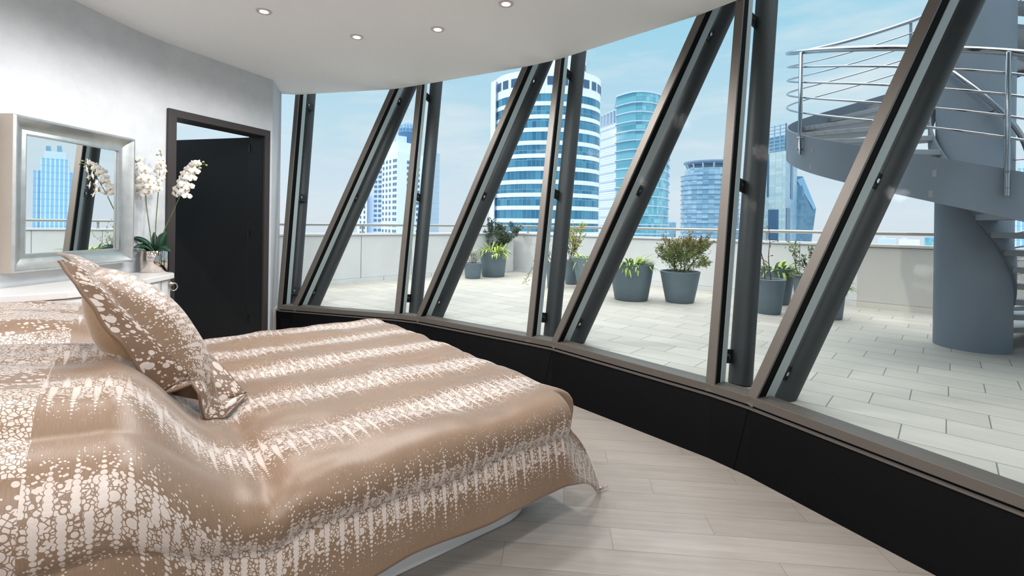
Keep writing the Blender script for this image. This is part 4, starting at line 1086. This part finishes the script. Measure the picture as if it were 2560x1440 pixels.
def fabric(name, period, base=(126, 102, 82), dotc=(196, 182, 173), mode='bands', voff=0.0, gloss=.40):
    m = MT(name); u, v, _z = m.xyz(m.coord('UV'))
    wob = m.noise(m.vec(u * 2.0, v * 2.0, 0.0), 1.0, 2) - .5
    t = ((v + voff + wob * .03) / period).fract() - .5
    side = t.gt(0.0); t = t.abs() * period                       # metres from the band centre
    uvv = m.vec(u, v, 0.0)
    small = m.voronoi(uvv, 74); edge = m.voronoi(uvv, 84, 'DISTANCE_TO_EDGE'); big = m.voronoi(uvv, 32)
    pick = m.xyz(m.voronoi(uvv, 32, out='Color'))[0].gt(.58)
    bigm = big.lt(.40) * pick; ring = big.gt(.40) * big.lt(.47) * pick
    dense = (edge.gt(.09)).max(bigm) * (1.0 - ring)
    if mode == 'bands':
        sp_ = .049; cu = u / sp_ + side * .5 + wob * .5; ci = cu.floor(); fu = (cu - ci - .5) * sp_
        r1 = m.white(m.vec(ci, side * 3.0 + 1.0, ((v + voff) / period).floor()))
        tt = t / (r1 * .075 + .105 + side * .028); pitch = .0145
        r = ((1.0 - tt) * .0128).min(.0098)
        fv = ((t / pitch).fract() - .5) * pitch
        dist = (fu * fu + fv * fv * 1.1).sqrt()
        live = tt.lt(1.0)
        spike = dist.lt(r) * live
        halo = dist.gt(r) * dist.lt(r + .0016) * live * t.lt(.1)
        fine = m.voronoi(uvv, 92); fedge = m.voronoi(uvv, 92, 'DISTANCE_TO_EDGE')
        cells = fedge.gt(.11) * (t + wob * .05).lt(.066)
        dots = fine.lt(.40 - (t - .06) * 2.4) * t.gt(.055)
        dots2 = m.voronoi(uvv, 48).lt(.33 - (t - .06) * 4.0) * t.gt(.05)
        mask = ((cells.max(dots).max(dots2).max(bigm * t.lt(.075))) * (1.0 - halo) * (1.0 - ring * t.lt(.08))).max(spike)
    elif mode == 'dense':
        reg = m.noise(m.vec(u * 1.4, v * 7.0, 1.0), 1.0, 2).gt(.56)
        med = m.voronoi(uvv, 46)
        mask = (1.0 - reg)._m('MULTIPLY', 1.0 - reg, dense).max(reg * (med.lt(.36)))
    elif mode == 'plain':
        mask = small.lt(-1.0)
    else:
        med = m.voronoi(uvv, 36); reg = m.noise(uvv, 9.0, 2)
        mask = med.lt(reg * .75 + .02).max(m.voronoi(m.vec(u + 3.3, v + 1.7, 0.0), 84).lt(.33)) * (1.0 - med.gt(reg * .75 + .02)._m('MULTIPLY', med.gt(reg * .75 + .02), med.lt(reg * .75 + .09)))
    th_ = m.noise(m.vec(u * 420.0, v * 26.0, 0.0), 1.0, 2); th2 = m.noise(m.vec(u * 30.0, v * 300.0, 2.0), 1.0, 2)
    f = ((th_ - .5) * 1.3 + (m.noise(uvv, 3.0, 3) - .5) * .6 + .5).clamp()
    c = lin(*base); brown = m.mix(f, tuple(k * .80 for k in c), tuple(k * 1.22 for k in c))
    c2 = lin(*dotc); light = m.mix(((th2 - .5) * 1.6 + .5).clamp(), tuple(k * .90 for k in c2), tuple(min(1, k * 1.08) for k in c2))
    col = m.mix(mask.clamp(), brown, light)
    return m.bsdf(col, (mask * -.06 + gloss), 0.0, .5, bump=(mask.clamp() * .6 + th_ * .3), bstr=.35, bdist=.004, **{'Sheen Weight': .42, 'Sheen Roughness': .32})
M_FAB = fabric('gold brown spread fabric', .47, voff=.258)
M_FABB = fabric('dotted border fabric', .47, mode='dense')
M_SHAM = fabric('sham face fabric', .50, voff=.02)
M_FLANGE = fabric('dotted flange fabric', .47, base=(112, 87, 68), mode='flange')
M_BACK = fabric('plain tan back fabric', .47, base=(150, 124, 96), mode='plain')

from mathutils import noise as mn
def nz(x, y, z=0.0): return mn.noise(Vector((x, y, z)))
LD = .445
def mound(a, b):
    """the covered sleeping pillows at the head"""
    f = smooth01((.30 - a) / .33) * .85 + smooth01((.0 - a) / .5) * .15
    s_ = 1.0 - .48 * math.exp(-((b + 2.86) / .15) ** 2)
    ed = min(1.0, max(0.0, (BNR + .06 - b) / .28)) if b > -2.8 else min(1.0, max(0.0, (b - BFR + .02) / .28))
    return .35 * f * s_ * (.55 + .45 * smooth01(ed)), f
def spread(a, b):
    """bedspread surface for the flat-cloth coordinates a (length) and b (width)"""
    ou = max(0.0, a - (AF - .09)); on = b - (BNR - .09); of = (BFR + .09) - b; ov = max(0.0, on, of); sg = 1 if on > of else -1
    ca, cb = min(a, AF - .09), min(max(b, BFR + .09), BNR - .09)
    mz, mf = mound(ca, cb)
    top_ = ZB + mz + .016 * nz(a * 3.1, b * 3.1) + .009 * nz(a * 7, b * 9, 3) + .012 * (1 - ((b + 2.8) / 1.2) ** 2)
    # stitched quilting: soft puffs between seams that run along the bed
    q = abs(sin(pi * (b * 2.6 + .25 * sin(a * 3.4)))); top_ += .011 * (q ** .5 - .6) * (1 - mf)
    top_ -= .03 * math.exp(-((a - .37) / .05) ** 2) * (1 if a > -.5 else 0)
    s_ = hypot(ou, ov)
    if s_ < 1e-6: return bp(ca, cb, top_)
    dx, dy = ou / s_, sg * ov / s_
    R = .10; q90 = R * pi / 2
    if s_ < q90: out, drop = R * sin(s_ / R), R * (1 - cos(s_ / R))
    else: out, drop = R + (s_ - q90) * .10, R + (s_ - q90) * .992
    cf = (2 * abs(dx * dy)) ** 2 if ou > 0 and ov > 0 else 0.0
    seam = .215
    if s_ < seam: out += .042 * sin(pi * s_ / seam) ** .8 * (1 - .5 * cf)
    else: out += -.014 * math.exp(-(s_ - seam) / .05)
    along = a if ov > ou else b
    fold = .010 * nz(along * 4.5, s_ * 1.5, 7) * min(1, s_ / .3) + (.012 * sin(along * 10.5 + 1.0) + .012 * nz(along * 2.3, 4.0)) * smooth01((s_ - .25) / .3)
    fold += .045 * mf * math.exp(-((a - .18) / .16) ** 2) * smooth01(s_ / .2) * (1 if ov > ou else 0)
    out += fold  
    if mf > .02 and ov > 0: out += .085 * mf * sin(pi * min(1, s_ / .5))
    drop += .06 * cf * smooth01((s_ - .3) / .3)
    if sg < 0 and ov > ou * .5: out *= .35
    z = top_ - drop * (1 + (mz * 1.0) / .5 if mz > 0 else 1)
    if z < .012:
        out += (.012 - z) * .9; z = .012 + .006 * abs(nz(a * 20, b * 20))
    return bp(ca + dx * out + .25 * cf * smooth01((s_ - .1) / .5), cb + dy * out * (1 - .75 * cf), z)
U0, U1, V0_, V1_ = AH, AF - .09 + LD, BFR + .09 - LD, BNR - .09 + LD
NU, NV = 230, 260
mb = MB(); mb.uv = {}
mb.grid(NU, NV, lambda i, j: spread(U0 + (U1 - U0) * i, V0_ + (V1_ - V0_) * j), lambda i, j: (U0 + (U1 - U0) * i, V0_ + (V1_ - V0_) * j))
# cloth coordinate across the bed: true length along each column, measured from the middle
jm = min(range(NV + 1), key=lambda j: abs(V0_ + (V1_ - V0_) * j / NV + 2.8))
for i in range(NU + 1):
    vv = V0_ + (V1_ - V0_) * jm / NV
    for rng_ in (range(jm + 1, NV + 1), range(jm - 1, -1, -1)):
        acc = vv; last = Vector(mb.v[jm * (NU + 1) + i])
        for j in rng_:
            p = Vector(mb.v[j * (NU + 1) + i]); acc += (p - last).length * (1 if j > jm else -1); last = p
            mb.uv[j * (NU + 1) + i] = (mb.uv[j * (NU + 1) + i][0], acc)
fm = {}
BAND = -.17
for k, f in enumerate(mb.f):
    i = k % NU; a = U0 + (U1 - U0) * (i + .5) / NU; fm[k] = 1 if a < BAND else 0
bs = mb.build('bedspread', None, None, smooth=True, mats=[M_FAB, M_FABB], fmat=fm)
recentre(bs, bp(.5, -2.8, .55))
tag(bs, 'gold brown quilted bedspread patterned with pale dots, draped over the bed', 'bedspread')
so = bs.modifiers.new('thickness', 'SOLIDIFY'); so.thickness = .008; so.offset = -1
# piping where the dotted head panel is sewn on
pp = []
for j in range(0, NV + 1): 
    b = V0_ + (V1_ - V0_) * j / NV; pp.append(spread(BAND, b) + ez3 * .004)
MB().tube([p - bs.location for p in pp], .0045, 6).build('seam_piping', M_FAB, None, smooth=True).parent = bs

# ------------------------------------------------------------------ big flanged cushion leaning on the bed head
def poly_at(pts, f):
    f = max(0, min(1, f)) * (len(pts) - 1); k = min(int(f), len(pts) - 2); g = f - k; g = g * g * (3 - 2 * g) * .5 + g * .5
    return pts[k].lerp(pts[k + 1], g)
PP = lambda L: [PY(*a) for a in L]
iNT, iNB, iFB, iFT = PP([(226, 694, 1.74), (474, 938, 1.90), (548, 1012, 2.08), (246, 668, 2.02)])
oTop = PP([(148, 653, 1.69), (178, 662, 1.78), (188, 650, 1.92), (140, 632, 2.08)])
oBot = PP([(402, 985, 1.84), (440, 974, 1.86), (482, 958, 1.91), (498, 985, 1.90), (508, 1050, 1.92), (562, 1042, 2.02), (618, 984, 2.2)])
oNear = PP([(148, 653, 1.69), (190, 712, 1.69), (238, 776, 1.71), (295, 850, 1.74), (350, 922, 1.78), (402, 985, 1.84)])
oFar = PP([(140, 632, 2.08), (330, 730, 2.16), (480, 850, 2.2), (618, 984, 2.2)])
pil = thing('cushion', 'large gold brown dotted cushion with a wide flange, propped near the head of the bed', 'cushion', (iNB + iFB) / 2)
pil.location.z = .66
fn = ((iFB - iNT).cross(iNB - iFT)).normalized()
if fn.x < 0: fn = -fn
def inner(u, v): return (iNT * (1 - u) + iFT * u) * (1 - v) + (iNB * (1 - u) + iFB * u) * v   # u across, v from top to bottom
FLW = .16
def face(u, v, side):
    iu, iv = (u - FLW) / (1 - 2 * FLW), (v - FLW) / (1 - 2 * FLW)
    cu, cv = max(0, min(1, iu)), max(0, min(1, iv))
    p = inner(cu, cv)
    if 0 <= iu <= 1 and 0 <= iv <= 1:
        k = (max(0, sin(pi * iu)) ** .6) * (max(0, sin(pi * (iv ** .95))) ** .6)
        k *= 1 + .10 * nz(u * 5, v * 5, 2)
        return p + fn * ((.125 if side > 0 else .15) * k + .006) * side
    eu = max(0, FLW - u, u - 1 + FLW) / FLW; ev = max(0, FLW - v, v - 1 + FLW) / FLW
    if eu >= ev: o = poly_at(oNear if u < .5 else oFar, cv if ev <= 0 else (v < .5 and 0 or 1))
    else: o = poly_at(oTop if v < .5 else oBot, cu if eu <= 0 else (0 if u < .5 else 1))
    if eu > 0 and ev > 0:                       # corner squares: blend the two border directions
        oc = poly_at(oNear if u < .5 else oFar, 0 if v < .5 else 1); e = max(eu, ev)
        t = min(eu, ev) / e
        if eu >= ev: ob_ = poly_at(oNear if u < .5 else oFar, (0 if v < .5 else 1)); 
        side_pt = p.lerp(oc, e)
        return side_pt + fn * (.006 * side)
    e = max(eu, ev)
    return p.lerp(o, e) + fn * (.006 * side + .012 * sin(pi * e) + .012 * e * nz(u * 9, v * 9, 5))
mats_ = [M_SHAM, M_FLANGE, M_BACK]
n = 64
def sham(side):
    g = MB(); g.uv = {}
    g.grid(n, n, lambda i, j: face(i, j, side), (lambda i, j: (j * .75 + .1, i * .62)) if side > 0 else (lambda i, j: (j * .7, i * .6)))
    return g
g = sham(1); fm = {}
for k, f in enumerate(g.f):
    u, v = (k % n + .5) / n, (k // n + .5) / n
    fm[k] = 1 if (u < FLW or u > 1 - FLW or v < FLW or v > 1 - FLW) else 0
g.build('cover', None, pil, smooth=True, mats=mats_, fmat=fm)
g = sham(-1); g.f = [f[::-1] for f in g.f]
g.build('back_panel', M_BACK, pil, smooth=True)
edge = [face(i / 40, 0, 0) for i in range(40)] + [face(1, i / 40, 0) for i in range(40)] + [face(1 - i / 40, 1, 0) for i in range(40)] + [face(0, 1 - i / 40, 0) for i in range(40)]
MB().tube(edge, .006, 8, closed=True).build('piping', M_FLANGE, pil, smooth=True)
